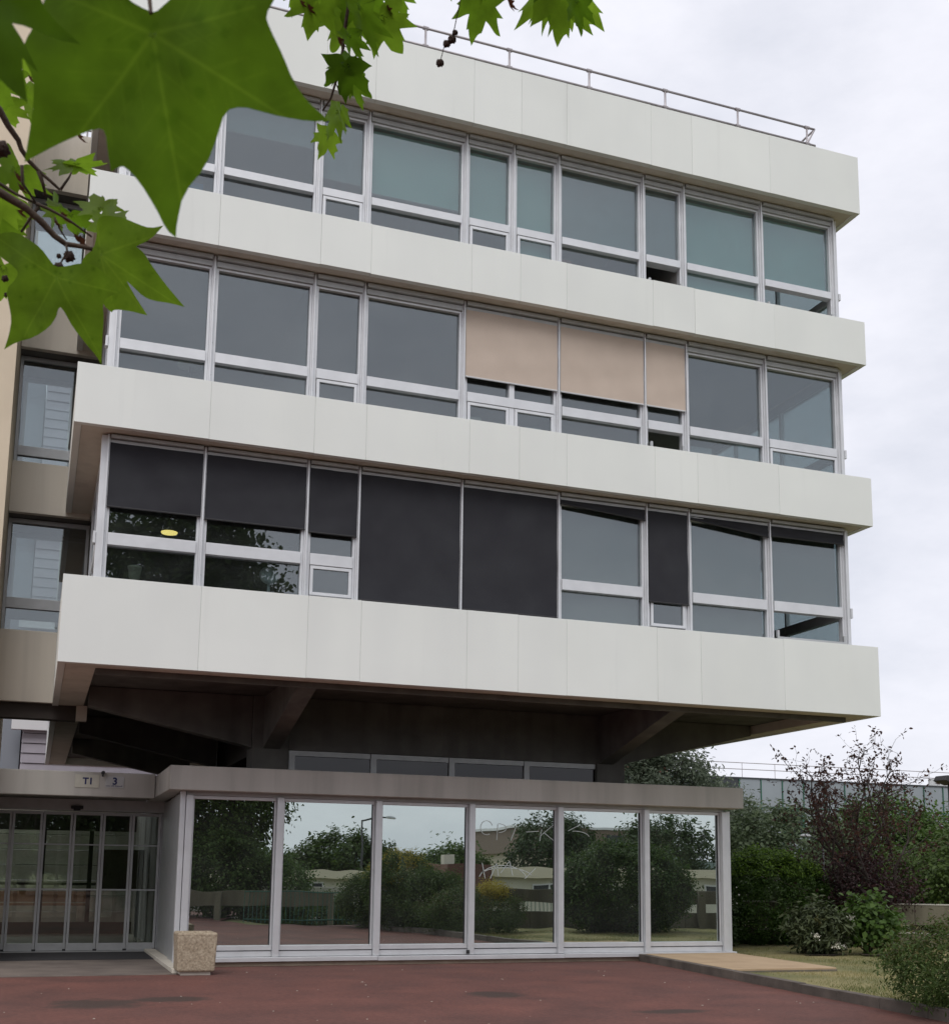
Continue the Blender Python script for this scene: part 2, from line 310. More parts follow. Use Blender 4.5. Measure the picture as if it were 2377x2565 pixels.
# ------------------------------------------------------------------ main office building
XJ = [-0.43, 1.58, 3.243, 4.105, 5.903, 6.814, 7.704, 9.435, 10.306, 12.034, 14.122]
XW = [.10] + XJ[1:-1] + [13.72]
ZB = [(4.575, 5.892), (8.251, 9.207), (11.515, 12.41), (14.718, 15.947)]
DEPTH = 19.0
bld = thing('office_building', 'white panelled office block with four projecting bands on a recessed base', 'building', (7, 8, 0))
P = lambda o: part_of(o, bld)
rng = random.Random(3)
PANV = [mat('white_panel_tone_%d' % i, tuple(c*k for c in (.748, .768, .728)), .55, c2=tuple(c*k*.965 for c in (.748, .768, .735)), scale=1.1+.2*i, streak=True, bump=.04, bscale=30, fine=.02) for i, k in enumerate((1., .985, .97, .99))]
def grime(mt, lo=.62, hi=.84, amt=.93, sc=5.0):   # rare vertical rain streaks over a surface
    t = mt.node_tree; b = t.nodes['Principled BSDF']; src = b.inputs['Base Color'].links[0].from_socket
    geo = t.nodes.new('ShaderNodeNewGeometry'); mpp = t.nodes.new('ShaderNodeMapping'); mpp.inputs['Scale'].default_value = (1, 1, .06)
    n = t.nodes.new('ShaderNodeTexNoise'); n.inputs['Scale'].default_value = sc; n.inputs['Detail'].default_value = 5
    n2 = t.nodes.new('ShaderNodeTexNoise'); n2.inputs['Scale'].default_value = .55; n2.inputs['Detail'].default_value = 3
    mr = t.nodes.new('ShaderNodeMapRange'); mr.inputs[1].default_value = lo; mr.inputs[2].default_value = hi; mr.inputs[3].default_value = 1; mr.inputs[4].default_value = amt
    mr2 = t.nodes.new('ShaderNodeMapRange'); mr2.inputs[1].default_value = .35; mr2.inputs[2].default_value = .65; mr2.inputs[3].default_value = .965; mr2.inputs[4].default_value = 1.02
    mu = t.nodes.new('ShaderNodeMath'); mu.operation = 'MULTIPLY'; vm = t.nodes.new('ShaderNodeVectorMath'); vm.operation = 'SCALE'
    t.links.new(geo.outputs['Position'], mpp.inputs[0]); t.links.new(mpp.outputs[0], n.inputs['Vector']); t.links.new(geo.outputs['Position'], n2.inputs['Vector'])
    t.links.new(n.outputs[0], mr.inputs[0]); t.links.new(n2.outputs[0], mr2.inputs[0]); t.links.new(mr.outputs[0], mu.inputs[0]); t.links.new(mr2.outputs[0], mu.inputs[1])
    t.links.new(src, vm.inputs[0]); t.links.new(mu.outputs[0], vm.inputs['Scale']); t.links.new(vm.outputs[0], b.inputs['Base Color'])
for m_ in PANV: grime(m_)
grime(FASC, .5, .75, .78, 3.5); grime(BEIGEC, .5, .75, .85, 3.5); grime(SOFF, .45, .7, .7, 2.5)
SEAL = mat('joint_sealant', (.42, .43, .41), .8)
for bi, (z0, z1) in enumerate(ZB):
    for x in XJ[1:-1]: P(box('joint_sealant', SEAL, None, x-.006, x+.006, .0065, .09, z0+.012, z1-.012))
for bi, (z0, z1) in enumerate(ZB):
    nm = 'roof_fascia_panel' if bi == 3 else 'spandrel_panel'
    for i in range(10):
        a, b = XJ[i]+(.0 if i == 0 else .002), XJ[i+1]-(.0 if i == 9 else .002)
        dy = rng.uniform(-.003, .003); dz = rng.uniform(-.004, .004)
        P(box(nm, PANV[rng.randrange(4)], None, a, b, dy, .11, z0+dz, z1+dz, bevel=.003))
    for side, (xa, xb) in enumerate(((XJ[0], XJ[0]+.11), (XJ[-1]-.11, XJ[-1]))):
        y = .114
        for k in range(10):
            P(box(nm, PANV[k % 4], None, xa, xb, y, y+1.86, z0, z1, bevel=.006)); y += 1.868
    # slab behind the panels
    za = z0+.012 if bi else 4.78
    zb = {0: 5.15, 1: 8.62, 2: 11.86, 3: 15.75}[bi]
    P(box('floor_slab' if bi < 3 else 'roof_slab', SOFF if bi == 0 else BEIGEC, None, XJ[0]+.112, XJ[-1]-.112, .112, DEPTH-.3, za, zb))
P(MB().box(XJ[0]+.112, XJ[-1]-.112, .112, .48, 4.59, 4.775).box(XJ[0]+.112, .12, .482, DEPTH-.3, 4.59, 4.775).box(13.7, XJ[-1]-.112, .482, DEPTH-.3, 4.59, 4.775).build('edge_beam', BEIGEC, None))
P(MB().box(.122, 13.698, .484, .56, 4.50, 4.775).build('edge_channel', SOFF, None))
P(box('back_wall', PANV[1], None, XJ[0], XJ[-1], DEPTH-.29, DEPTH, 4.575, 15.947))
P(box('roof_gravel', GREYB, None, XJ[0]+.12, XJ[-1]-.12, .12, DEPTH-.32, 15.752, 15.80))
# windows
GY = .47                                   # glass plane
ROWS = [dict(z0=5.85, t0=6.50, t1=6.69, zt=8.09, soff=8.251), dict(z0=9.16, t0=9.69, t1=9.86, zt=11.33, soff=11.515), dict(z0=12.36, t0=12.99, t1=13.13, zt=14.56, soff=14.718)]
def win(row, xa, xb, vent=False, split=None, open_vent=False):
    r_ = ROWS[row]; z0, t0, t1, zt = r_['z0'], r_['t0'], r_['t1'], r_['zt']; fw = .042
    g = MB()
    g.box(xa, xa+fw, .40, .52, z0, zt).box(xb-fw, xb, .40, .52, z0, zt)
    g.box(xa+fw, xb-fw, .40, .52, zt-.04, zt).box(xa+fw, xb-fw, .405, .52, z0, z0+.05)
    g.box(xa+fw, xb-fw, .37, .52, t0, t1)                       # wide transom
    if split: g.box(split-.05, split+.05, .385, .52, z0+.05, t0).box(split-.05, split+.05, .385, .52, t1, zt-.04)
    w = P(g.build('window', ALU, None, bevel=.004))
    edges = [xa+fw, xb-fw] if not split else [xa+fw, split-.05, split+.05, xb-fw]
    for a, b in zip(edges[::2], edges[1::2]):
        box('pane', GLS, w, a, b, GY, GY+.008, t1, zt-.04)
        za, zb_ = z0+.05, t0
        if open_vent:                                           # top-hung sash pushed out at the bottom
            q = MB().box(a+.01, b-.01, .30, .335, za+.06, za+.10).box(a+.01, a+.05, .305, .36, za+.10, za+.22).box(b-.05, b-.01, .305, .36, za+.10, za+.22)
            q.build('open_sash', ALU2, w); continue
        if vent:
            e = .05; k = za+.10
            MB().box(a+.008, a+.008+e, .375, .45, k, zb_-.012).box(b-.008-e, b-.008, .375, .45, k, zb_-.012).box(a+.008+e, b-.008-e, .375, .45, k, k+e).box(a+.008+e, b-.008-e, .375, .45, zb_-.012-e, zb_-.012).build('vent_sash', ALU, w, bevel=.003)
            box('pane', GLS, w, a+.058, b-.058, .41, .418, k+e, zb_-.012-e)
        else: box('pane', GLS, w, a, b, GY, GY+.008, za, zb_)
    return w
def screen(w, mt, xa, xb, zb_, zt, y=.35, bar=ALU2, name='roller_blind', zb_right=None, seed=0):
    rg = random.Random(seed); nx, nz = 14, 10; zr = zb_ if zb_right is None else zb_right
    mb = MB(); ph = rg.uniform(0, 6)
    for layer in (0, 1):
        for j in range(nz+1):
            for i in range(nx+1):
                u = i/nx; v = j/nz; zlow = zb_+(zr-zb_)*u
                yy = y+.010*math.sin(u*5+ph)*math.sin(v*3.1)+.005*math.sin(u*13+v*7+ph)+.004*math.sin(v*17-u*4+ph)+(.003 if layer else 0)
                mb.v.append((xa+(xb-xa)*u, yy, zlow+(zt-zlow)*v))
    n1 = (nx+1)*(nz+1)
    for j in range(nz):
        for i in range(nx):
            a = j*(nx+1)+i
            mb.f += [(a, a+1, a+nx+2, a+nx+1), (n1+a+nx+1, n1+a+nx+2, n1+a+1, n1+a)]
    o = mb.build(name, mt, w, smooth=True)
    MB().tube([(xa, y-.002, zb_-.006), (xb, y-.002, zr-.006)], .015, 8).build('bottom_bar', bar, w)
    return o
for row, r_ in enumerate(ROWS):
    groups = [(0,), (1,), (2,), (3,), (4, 5), (6,), (7,), (8,), (9,)] if row < 2 else [(k,) for k in range(10)]
    for gi, gr in enumerate(groups):
        xa, xb = XW[gr[0]]+.035, XW[gr[-1]+1]-.035
        k = gr[0]
        vent = k in ((2, 4, 7) if row < 2 else (2, 4, 5)) or (row == 1 and k == 9)
        opn = (row, k) in ((0, 9), (1, 7), (2, 7), (2, 9))
        w = win(row, xa, xb, vent, XW[5] if len(gr) == 2 else None, opn)
        xs0, xs1 = xa-.005, xb+.005
        if row == 0:
            if k in (0, 1, 2): screen(w, SHEX, xs0, xs1, 7.10-.03*k, 8.12, seed=k, bar=DARK)
            if k in (3, 4): screen(w, SHEX, xs0, xs1, 5.99, 8.12, seed=k, bar=DARK)
            if k == 6: screen(w, SHEX, xs0, xs1, 8.05, 8.12, seed=k, bar=DARK, zb_right=7.93)
            if k == 7: screen(w, SHEX, xs0, xs1, 6.44, 8.12, seed=k, bar=DARK)
            if k == 8: screen(w, SHEX, xs0, xs1, 8.06, 8.12, seed=k, bar=DARK, zb_right=7.90)
            if k == 9: screen(w, SHEX, xs0, xs1, 7.93, 8.12, seed=k, bar=DARK, y=.34)
        if row == 0 and k in (6, 8, 9): screen(w, SCRN, xa+.05, xb-.05, 5.95 if k != 9 else 6.72, 8.05, y=.56, seed=k+30, bar=ALU2, name='interior_blind')
        if row == 1 and k in (4, 6, 7): screen(w, SHBE, xs0, xs1, 10.13, 11.36, seed=k, bar=ALU)
        if row == 2:
            zz = {3: (TEAL, 13.3), 4: (TEAL, 13.17), 5: (TEAL, 12.5), 6: (GREYBL, 13.0), 7: (GREYBL, 13.0), 8: (TEAL, 12.48), 9: (TEAL, 13.05), 1: (GREYBL, 13.9), 2: (GREYBL, 13.4)}.get(k)
            if zz: screen(w, zz[0], xa+.05, xb-.05, zz[1], 14.50, y=.545, seed=k, bar=ALU2, name='interior_blind')
    for i, x in enumerate(XW):                                   # mullions with a thin cover strip
        if row < 2 and i == 5: continue
        g = MB().box(x-.034, x+.034, .375, .53, r_['z0']-.03, r_['soff']-.012).box(x-.012, x+.012, .325, .375, r_['z0']-.03, r_['soff']-.012)
        mo = P(g.build('mullion', ALU, None, bevel=.003))
        for zz in np.arange(r_['z0']+.3, r_['soff']-.1, .55):
            box('screw', ALU2, mo, x+.018, x+.030, .370, .375, zz, zz+.012)
    # head rails and sill
    for i in range(10):
        a, b = XW[i]+(.036 if not (row < 2 and i == 5) else .001), XW[i+1]-(.036 if not (row < 2 and i == 4) else .001)
        P(MB().box(a, b, .36, .52, r_['zt']+.003, r_['zt']+(r_['soff']-r_['zt'])*.5).box(a, b, .30, .52, r_['zt']+(r_['soff']-r_['zt'])*.5+.012, r_['soff']-.015).build('head_rail', ALU2, None, bevel=.003))
    P(box('sill', ALU, None, XW[0]-.06, XW[-1]+.08, .16, .52, r_['z0']-.03, r_['z0']-.004, bevel=.004))
    for sx in (0, 1):                                            # side windows, left and right return
        x = (XW[0]-.03) if sx == 0 else XW[-1]+.03
        y = .56; ymax = 4.9 if sx == 0 else DEPTH-.6
        P(box('corner_post', ALU, None, x-.07, x+.07, .38, .555, r_['z0']-.02, r_['soff']-.014, bevel=.004))
        P(box('transom_end', ALU, None, (x-.11) if sx == 0 else x+.072, (x-.072) if sx == 0 else x+.11, .36, .50, r_['t0'], r_['t1'], bevel=.004))
        while y < ymax:
            y2 = min(y+1.76, ymax)
            g = MB().box(x-.04, x+.04, y, y+.05, r_['z0'], r_['soff']-.014).box(x-.05, x+.05, y+.05, y2, r_['t0'], r_['t1']).box(x-.04, x+.04, y+.05, y2, r_['z0'], r_['z0']+.06).box(x-.04, x+.04, y+.05, y2, r_['zt'], r_['soff']-.014)
            w = P(g.build('window', ALU, None))
            box('pane', GLS, w, x-.004, x+.004, y+.05, y2, r_['z0']+.06, r_['t0']); box('pane', GLS, w, x-.004, x+.004, y+.05, y2, r_['t1'], r_['zt'])
            y = y2+.002
    # rooms
    zf = (5.15, 8.62, 11.86)[row]; zc = ZB[row+1][0]
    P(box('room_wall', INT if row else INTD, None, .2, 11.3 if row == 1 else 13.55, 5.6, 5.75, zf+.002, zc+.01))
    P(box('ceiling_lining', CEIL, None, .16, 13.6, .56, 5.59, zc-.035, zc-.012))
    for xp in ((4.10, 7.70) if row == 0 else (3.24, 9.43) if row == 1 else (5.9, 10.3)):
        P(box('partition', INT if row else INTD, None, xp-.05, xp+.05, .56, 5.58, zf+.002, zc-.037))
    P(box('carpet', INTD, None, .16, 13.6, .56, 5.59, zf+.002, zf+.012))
# roof railing
rail = P(MB().tube([(-.1, .42, 16.66), (13.42, .42, 16.66)], .022, 8).tube([(-.1, .42, 16.30), (13.42, .42, 16.30)], .022, 8).build('railing', STEEL, None, smooth=True))
x = 13.23
while x > -.2:
    MB().tube([(x, .42, 15.8), (x, .42, 16.68)], .021, 8).build('post', STEEL, rail, smooth=True)
    for z in (16.30, 16.66): MB().tube([(x-.05, .42, z), (x+.05, .42, z)], .034, 8).build('clamp', STEEL, rail)
    x -= 1.625
MB().tube([(13.42, .42, 16.66), (13.15, .42, 16.15)], .018, 8).build('brace', STEEL, rail)
MB().tube([(13.42, .42, 16.66), (13.42, 8, 16.66)], .022, 8).tube([(13.42, .42, 16.30), (13.42, 8, 16.30)], .022, 8).build('side_rail', STEEL, rail)
# core, columns and cantilever brackets under the overhang
CY = 3.6
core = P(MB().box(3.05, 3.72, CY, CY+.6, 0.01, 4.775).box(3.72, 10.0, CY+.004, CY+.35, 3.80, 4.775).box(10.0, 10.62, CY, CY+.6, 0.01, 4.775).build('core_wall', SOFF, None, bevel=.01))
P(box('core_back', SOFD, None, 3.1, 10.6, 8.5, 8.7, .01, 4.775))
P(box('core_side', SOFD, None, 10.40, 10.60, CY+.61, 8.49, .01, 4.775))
for i in range(4):
    a = 3.74+i*1.565; b = a+1.55
    w = P(MB().box(a, a+.11, CY+.05, CY+.2, 3.1, 3.795).box(a+.11, b, CY+.05, CY+.2, 3.70, 3.795).build('strip_window', ALU2, None))
    box('pane', GLK, w, a+.11, b, CY+.1, CY+.108, 3.1, 3.70)
for xb in (3.40, 10.2):
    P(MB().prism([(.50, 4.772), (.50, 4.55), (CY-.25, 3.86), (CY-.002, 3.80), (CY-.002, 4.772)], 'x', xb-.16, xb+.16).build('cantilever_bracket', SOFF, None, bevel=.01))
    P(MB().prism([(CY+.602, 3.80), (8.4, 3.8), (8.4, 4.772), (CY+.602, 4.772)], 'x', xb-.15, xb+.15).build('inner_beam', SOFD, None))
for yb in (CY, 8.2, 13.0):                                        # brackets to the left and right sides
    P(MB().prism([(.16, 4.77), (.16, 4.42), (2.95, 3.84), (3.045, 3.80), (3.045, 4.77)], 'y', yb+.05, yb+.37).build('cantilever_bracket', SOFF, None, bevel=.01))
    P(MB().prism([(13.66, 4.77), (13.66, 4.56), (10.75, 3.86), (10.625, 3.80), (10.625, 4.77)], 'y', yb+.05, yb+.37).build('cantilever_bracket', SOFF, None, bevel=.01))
P(MB().box(.0, .19, 5.0, 5.2, 4.30, 4.585).build('hanging_fin', BEIGEC, None, bevel=.006))

# ------------------------------------------------------------------ glass lobby pavilion
pav = thing('lobby_pavilion', 'single storey mirror glass lobby with grey concrete roof band under the overhang', 'pavilion', (7, 5, 0))
Q = lambda o: part_of(o, pav)
PX = [1.84, 3.38, 5.14, 6.90, 8.66, 10.46, 12.17]; PY = 2.5
Q(MB().box(1.47, 12.46, 2.12, 2.42, 2.905, 3.31).build('roof_fascia', FASC, None, bevel=.012))
Q(MB().box(1.47, 1.77, 2.424, 6.3, 2.905, 3.308).build('roof_fascia', FASC, None, bevel=.012))
Q(MB().box(12.16, 12.46, 2.424, 9.2, 2.905, 3.308).build('roof_fascia', FASC, None, bevel=.012))
Q(MB().box(1.775, 12.155, 2.425, 9.2, 2.93, 3.18).build('roof_slab', GREYB, None))
Q(MB().box(1.79, 12.2, 2.44, 2.60, 2.84, 2.925).build('head_beam', ALU2, None, bevel=.004))
Q(MB().box(1.9, 12.1, 2.36, 2.7, .0, .075).build('plinth', mat('plinth_stone', (.34, .28, .21), .9, c2=(.25, .2, .15), scale=4, bump=.3, fine=.15), None, bevel=.006))
Q(MB().box(1.72, 5.16, 2.30, 2.62, .078, .15).box(5.164, 8.70, 2.30, 2.62, .072, .146).box(8.704, 12.35, 2.29, 2.62, .078, .152).build('sill', ALU, None, bevel=.006))
for i in range(6):
    a, b = PX[i]+.06, PX[i+1]-.06
    w = Q(MB().box(a, b, 2.44, 2.56, .155, .245).box(a, b, 2.42, 2.56, .26, .34).box(a, b, 2.45, 2.56, 2.78, 2.835).box(a, a+.03, 2.46, 2.56, .342, 2.778).box(b-.03, b, 2.46, 2.56, .342, 2.778).build('glazed_bay', ALU, None, bevel=.005))
    box('pane', GLM, w, a+.03, b-.03, PY, PY+.012, .34, 2.78)
    box('gasket', DARK, w, b-.046, b-.031, 2.485, 2.499, .345, 2.775)
for i, x in enumerate(PX):
    Q(MB().box(x-.055, x+.055, 2.36, 2.60, .153, 2.84).build('mullion', ALU, None, bevel=.008))
Q(MB().box(1.69, 1.775, 2.40, 2.55, .0, 2.90).build('corner_post', ALU, None, bevel=.006))
Q(MB().box(12.235, 12.33, 2.42, 2.58, .153, 2.86).build('corner_post', ALU, None, bevel=.006))
Q(box('floor_socket', DARK, None, 6.80, 6.86, 2.335, 2.357, .17, .235))
# right return glazing, left return panelling
for k in range(3):
    y = 2.62+k*2.1
    w = Q(MB().box(12.20, 12.30, y, y+.08, .15, 2.85).box(12.2, 12.3, y+.08, y+2.08, .15, .32).box(12.2, 12.3, y+.08, y+2.08, 2.78, 2.85).build('glazed_bay', ALU, None))
    box('pane', GLM, w, 12.24, 12.252, y+.08, y+2.08, .32, 2.78)
for k in range(4):
    y = 2.56+k*.98
    Q(MB().box(1.72+.03*k, 1.86, y, y+.975, .0, 2.88).build('return_panel', ALU2, None, bevel=.004))
Q(box('base_stone', BEIGEC, None, 1.56, 1.76, 1.2, 6.2, .0, .07, bevel=.008))
Q(box('lobby_floor', mat('lobby_tiles', (.22, .2, .18), .3, var=.2), None, 1.9, 12.1, 2.71, 9.0, .0, .1))
Q(box('rear_wall', INTD, None, 1.9, 12.2, 9.0, 9.15, .0, 2.92))
# scratched graffiti on two panes
ETCH = mat('etched_glass', (.62, .68, .66), .6)
def scratch(paths, wd):
    g = MB()
    for p in paths:
        for (x0, z0), (x1, z1) in zip(p, p[1:]):
            d = math.hypot(x1-x0, z1-z0); nx_, nz_ = -(z1-z0)/d*wd/2, (x1-x0)/d*wd/2
            b = len(g.v); g.v += [(x0+nx_, 2.494, z0+nz_), (x1+nx_, 2.494, z1+nz_), (x1-nx_, 2.494, z1-nz_), (x0-nx_, 2.494, z0-nz_)]; g.f.append((b, b+1, b+2, b+3))
    return g
def arc(cx, cz, rx, rz, a0, a1, n=12): return [(cx+rx*math.cos(R(a0+(a1-a0)*i/n)), cz+rz*math.sin(R(a0+(a1-a0)*i/n))) for i in range(n+1)]
for stroke in ([arc(7.22, 2.42, .12, .13, 20, 300), [(7.42, 2.2), (7.44, 2.5)], arc(7.46, 2.42, .15, .08, 90, -90), [(7.7, 2.2), (7.82, 2.5)], [(8.0, 2.36), (8.25, 2.38)], [(8.28, 2.2), (8.32, 2.42)], [(8.3, 2.3), (8.55, 2.5)], [(8.36, 2.36), (8.58, 2.2)],
              arc(7.55, 1.46, .48, .28, 165, 15), arc(7.6, 1.5, .55, .2, 150, 20), [(7.14, 1.78), (7.2, 1.5)], [(7.3, 1.5), (7.42, 1.78), (7.46, 1.55)], [(7.5, 1.6), (7.68, 1.82), (7.74, 1.56)], [(7.98, 1.5), (8.2, 1.7)], [(8.86, 2.4), (9.1, 2.52)], arc(9.0, 2.28, .3, .12, 100, 10)]):
    Q(scratch([stroke], .011).build('scratched_mark', ETCH, None))

# ------------------------------------------------------------------ link wing and entrance on the left
lnk = thing('link_wing', 'beige connecting wing with stacked concrete spandrels beside the tan wall', 'building', (-.7, 6, 0))
K = lambda o: part_of(o, lnk)
LY = 5.0
for bi, (z0, z1) in enumerate(((4.60, 5.93), (8.17, 9.16), (11.43, 12.38), (14.75, 16.02))):
    K(box('spandrel_panel', BEIGEC, None, -1.43, .02 if bi else -.02, LY, LY+.14, z0, z1, bevel=.008))
    K(box('floor_slab', SOFF, None, -1.43, .05, LY+.142, 6.62, z0+.01, z1-.5))
for row, (z0, t0, t1, zt) in enumerate(((5.95, 6.42, 6.62, 8.16), (9.18, 9.41, 9.60, 11.42), (12.40, 12.72, 12.90, 14.74))):
    for y, gl in ((5.42, GLS), (6.48, GLC)):
        g = MB().box(-1.43, -1.37, y, y+.1, z0-.3, zt).box(-.02, .04, y, y+.1, z0-.3, zt).box(-1.37, -.02, y-.02, y+.1, t0, t1).box(-1.37, -.02, y, y+.1, zt-.08, zt).box(-1.37, -.02, y, y+.1, z0-.3, z0+.06)
        w = K(g.build('window', ALU2, None, bevel=.004))
        box('pane', gl, w, -1.37, -.02, y+.04, y+.048, z0+.06, t0); box('pane', gl, w, -1.37, -.02, y+.04, y+.048, t1, zt-.08)
K(box('side_wall', TANW, None, -9, -1.435, 3.3, 11.3, .0, 15.2))
K(box('upper_wall', TANW, None, -9, -1.46, 3.42, 11.3, 15.203, 18.5))
K(box('underside_beam', SOFD, None, -1.43, .0, 5.16, 5.5, 4.32, 4.598))
K(MB().tube([(-1.4, 5.4, 16.40), (-.05, 5.4, 16.40)], .02, 8).tube([(-.5, 5.4, 15.9), (-.5, 5.4, 16.7)], .018, 8).tube([(-1.4, 5.4, 16.7), (-.05, 5.4, 16.7)], .02, 8).build('railing', STEEL, None))

ent = thing('entrance_porch', 'entrance with telescopic glass sliding doors under a grey concrete canopy beam', 'entrance', (-1, 6, 0))
E_ = lambda o: part_of(o, ent)
E_(MB().box(-7, 1.46, 4.6, 4.85, 2.885, 3.33).build('canopy_beam', FASC, None, bevel=.012))
E_(MB().box(-7, 1.46, 4.856, 9.5, 2.93, 3.2).build('canopy_slab', GREYB, None))
E_(MB().box(-7, 1.90, 6.40, 6.62, 2.70, 2.925).build('door_header', ALU2, None, bevel=.006))
E_(MB().box(1.785, 1.92, 6.49, 6.62, .0, 2.695).build('door_jamb', ALU2, None, bevel=.006))
bx = [1.78-.555*k for k in range(8)][::-1]
for i in range(7):
    a, b = bx[i]+.004, bx[i+1]-.004; y = 6.46+(.05 if i in (1, 3) else .0)
    g = MB().box(a, a+.045, y, y+.045, .03, 2.68).box(b-.045, b, y, y+.045, .03, 2.68).box(a+.045, b-.045, y, y+.045, .03, .17).box(a+.045, b-.045, y, y+.045, 2.62, 2.68).box(a+.045, b-.045, y+.01, y+.035, 2.035, 2.06).box(a+.045, b-.045, y+.01, y+.035, 1.17, 1.20)
    w = E_(g.build('door_leaf', ALU2, None, bevel=.004))
    for za, zb_ in ((.17, 1.17), (1.20, 2.035), (2.06, 2.62)): box('pane', GLD, w, a+.045, b-.045, y+.018, y+.026, za, zb_)
    box('guide_block', DARK, w, b-.05, b+.02, y-.006, y-.001, .02, .06)
E_(box('floor_track', ALU2, None, -7, 1.78, 6.40, 6.60, .0, .022))
E_(MB().box(.05, .28, 6.30, 6.398, 2.735, 2.79).box(.10, .23, 6.32, 6.398, 2.70, 2.733).build('motion_sensor', DARK, None, bevel=.01))
E_(box('fixed_wall', TANW, None, -7, bx[0]-.01, 6.45, 6.6, 0, 2.69))
# lobby passage behind the doors: floor, ceiling, rear glazing
E_(box('passage_floor', mat('passage_tiles', (.20, .175, .15), .35, c2=(.14, .12, .1), scale=2), None, -7, 1.88, 6.63, 13.0, .0, .02))
E_(box('passage_wall', INT, None, 1.80, 1.88, 6.63, 12.9, .02, 2.92))
for i in range(4):
    a = -2.6+i*1.1
    g = MB().box(a, a+.10, 12.9, 13.0, .02, 2.92).box(a+.10, a+1.1, 12.9, 13.0, 2.5, 2.92).box(a+.10, a+1.1, 12.9, 13.0, .02, .30).box(a+.10, a+1.1, 12.91, 12.99, 1.18, 1.24)
    w = E_(g.build('rear_glazing', DARK, None)); box('pane', GLC, w, a+.10, a+1.1, 12.94, 12.948, .30, 1.18); box('pane', GLC, w, a+.10, a+1.1, 12.94, 12.948, 1.24, 2.5)

# signs
def text(name, s, size, loc, mt, parent, ext=.002, bold=.0):
    c = bpy.data.curves.new('t', 'FONT'); c.body = s; c.size = size; c.extrude = ext; c.align_x = 'CENTER'; c.offset = bold
    o = bpy.data.objects.new('t', c); col.objects.link(o); bpy.context.view_layer.update()
    me = bpy.data.meshes.new_from_object(o.evaluated_get(bpy.context.evaluated_depsgraph_get())); bpy.data.objects.remove(o)
    me.transform(Matrix.Translation(loc) @ Matrix.Rotation(R(90), 4, 'X')); me.materials.clear(); me.materials.append(mt)
    q = bpy.data.objects.new(name, me); col.objects.link(q); q.parent = parent; return q
NAVY = mat('navy_print', (.012, .018, .10), .6); PLATE = mat('sign_plate_white', (.56, .54, .46), .5, var=.12, scale=9); PLATE2 = mat('sign_plate_pale', (.50, .50, .49), .5, var=.1, scale=9)
sg = tag(box('sign_plate', PLATE, None, .045, .465, 4.588, 4.598, 3.04, 3.275, bevel=.003), 'cream sign plate reading T1 on the canopy beam', 'sign')
text('lettering', 'T1', .165, (.27, 4.587, 3.105), NAVY, sg, bold=.006)
sg = tag(box('sign_plate', PLATE2, None, .575, .90, 4.588, 4.598, 3.05, 3.26, bevel=.003), 'pale sign plate with the number 3 on the canopy beam', 'sign')
text('lettering', '3', .18, (.74, 4.587, 3.112), NAVY, sg, bold=.006)
g = MB(); rg = random.Random(4); x = .585
for wd in (5, 3, 8):
    for k in range(wd): h = rg.uniform(.012, .024); g.box(x, x+.010, 4.5845, 4.587, 3.076, 3.076+h); x += .0165
    x += .014
g.build('lettering', NAVY, sg)
tag(MB().tube([(.52, 4.46, 3.315), (.52, 4.60, 3.315)], .032, 12).box(.505, .535, 4.50, 4.60, 3.25, 3.30).build('security_camera', DARK, None), 'small black camera on the canopy beam between the two sign plates', 'camera')

# ------------------------------------------------------------------ planter
AGG = mat('exposed_aggregate', (.50, .42, .31), .9, c2=(.24, .185, .125), scale=30, detail=4, bump=.9, bscale=70, fine=.35)
pl = thing('planter', 'square exposed aggregate planter at the corner of the glass lobby', 'planter', (1.87, 1.05, 0))
PP = lambda o: part_of(o, pl)
def tapered(z0, z1, h0, h1, cx=1.87, cy=1.05):
    g = MB(); g.v = [(cx+sx*h, cy+sy*h, z) for z, h in ((z0, h0), (z1, h1)) for sx, sy in ((-1, -1), (1, -1), (1, 1), (-1, 1))]
    g.f = [(3, 2, 1, 0), (4, 5, 6, 7), (0, 1, 5, 4), (1, 2, 6, 5), (2, 3, 7, 6), (3, 0, 4, 7)]; return g
g = tapered(.06, .73, .312, .338); g.f.pop(1)
b = len(g.v); g.v += [(1.87+sx*.25, 1.05+sy*.25, z) for z in (.73, .60) for sx, sy in ((-1, -1), (1, -1), (1, 1), (-1, 1))]
g.f += [(4, 5, b+1, b), (5, 6, b+2, b+1), (6, 7, b+3, b+2), (7, 4, b, b+3)]+[(b+i, b+(i+1) % 4, b+4+(i+1) % 4, b+4+i) for i in range(4)]+[(b+4, b+5, b+6, b+7)]
PP(g.build('bowl', AGG, None, bevel=.035)); PP(tapered(.0, .06, .25, .25).build('foot', BEIGEC, None, bevel=.005))
PP(box('gravel_fill', mat('pale_gravel', (.5, .44, .36), .95, var=.4, scale=60, bump=.8, bscale=90), None, 1.625, 2.115, .805, 1.295, .602, .672))

pl.scale = (.9, .9, .88)

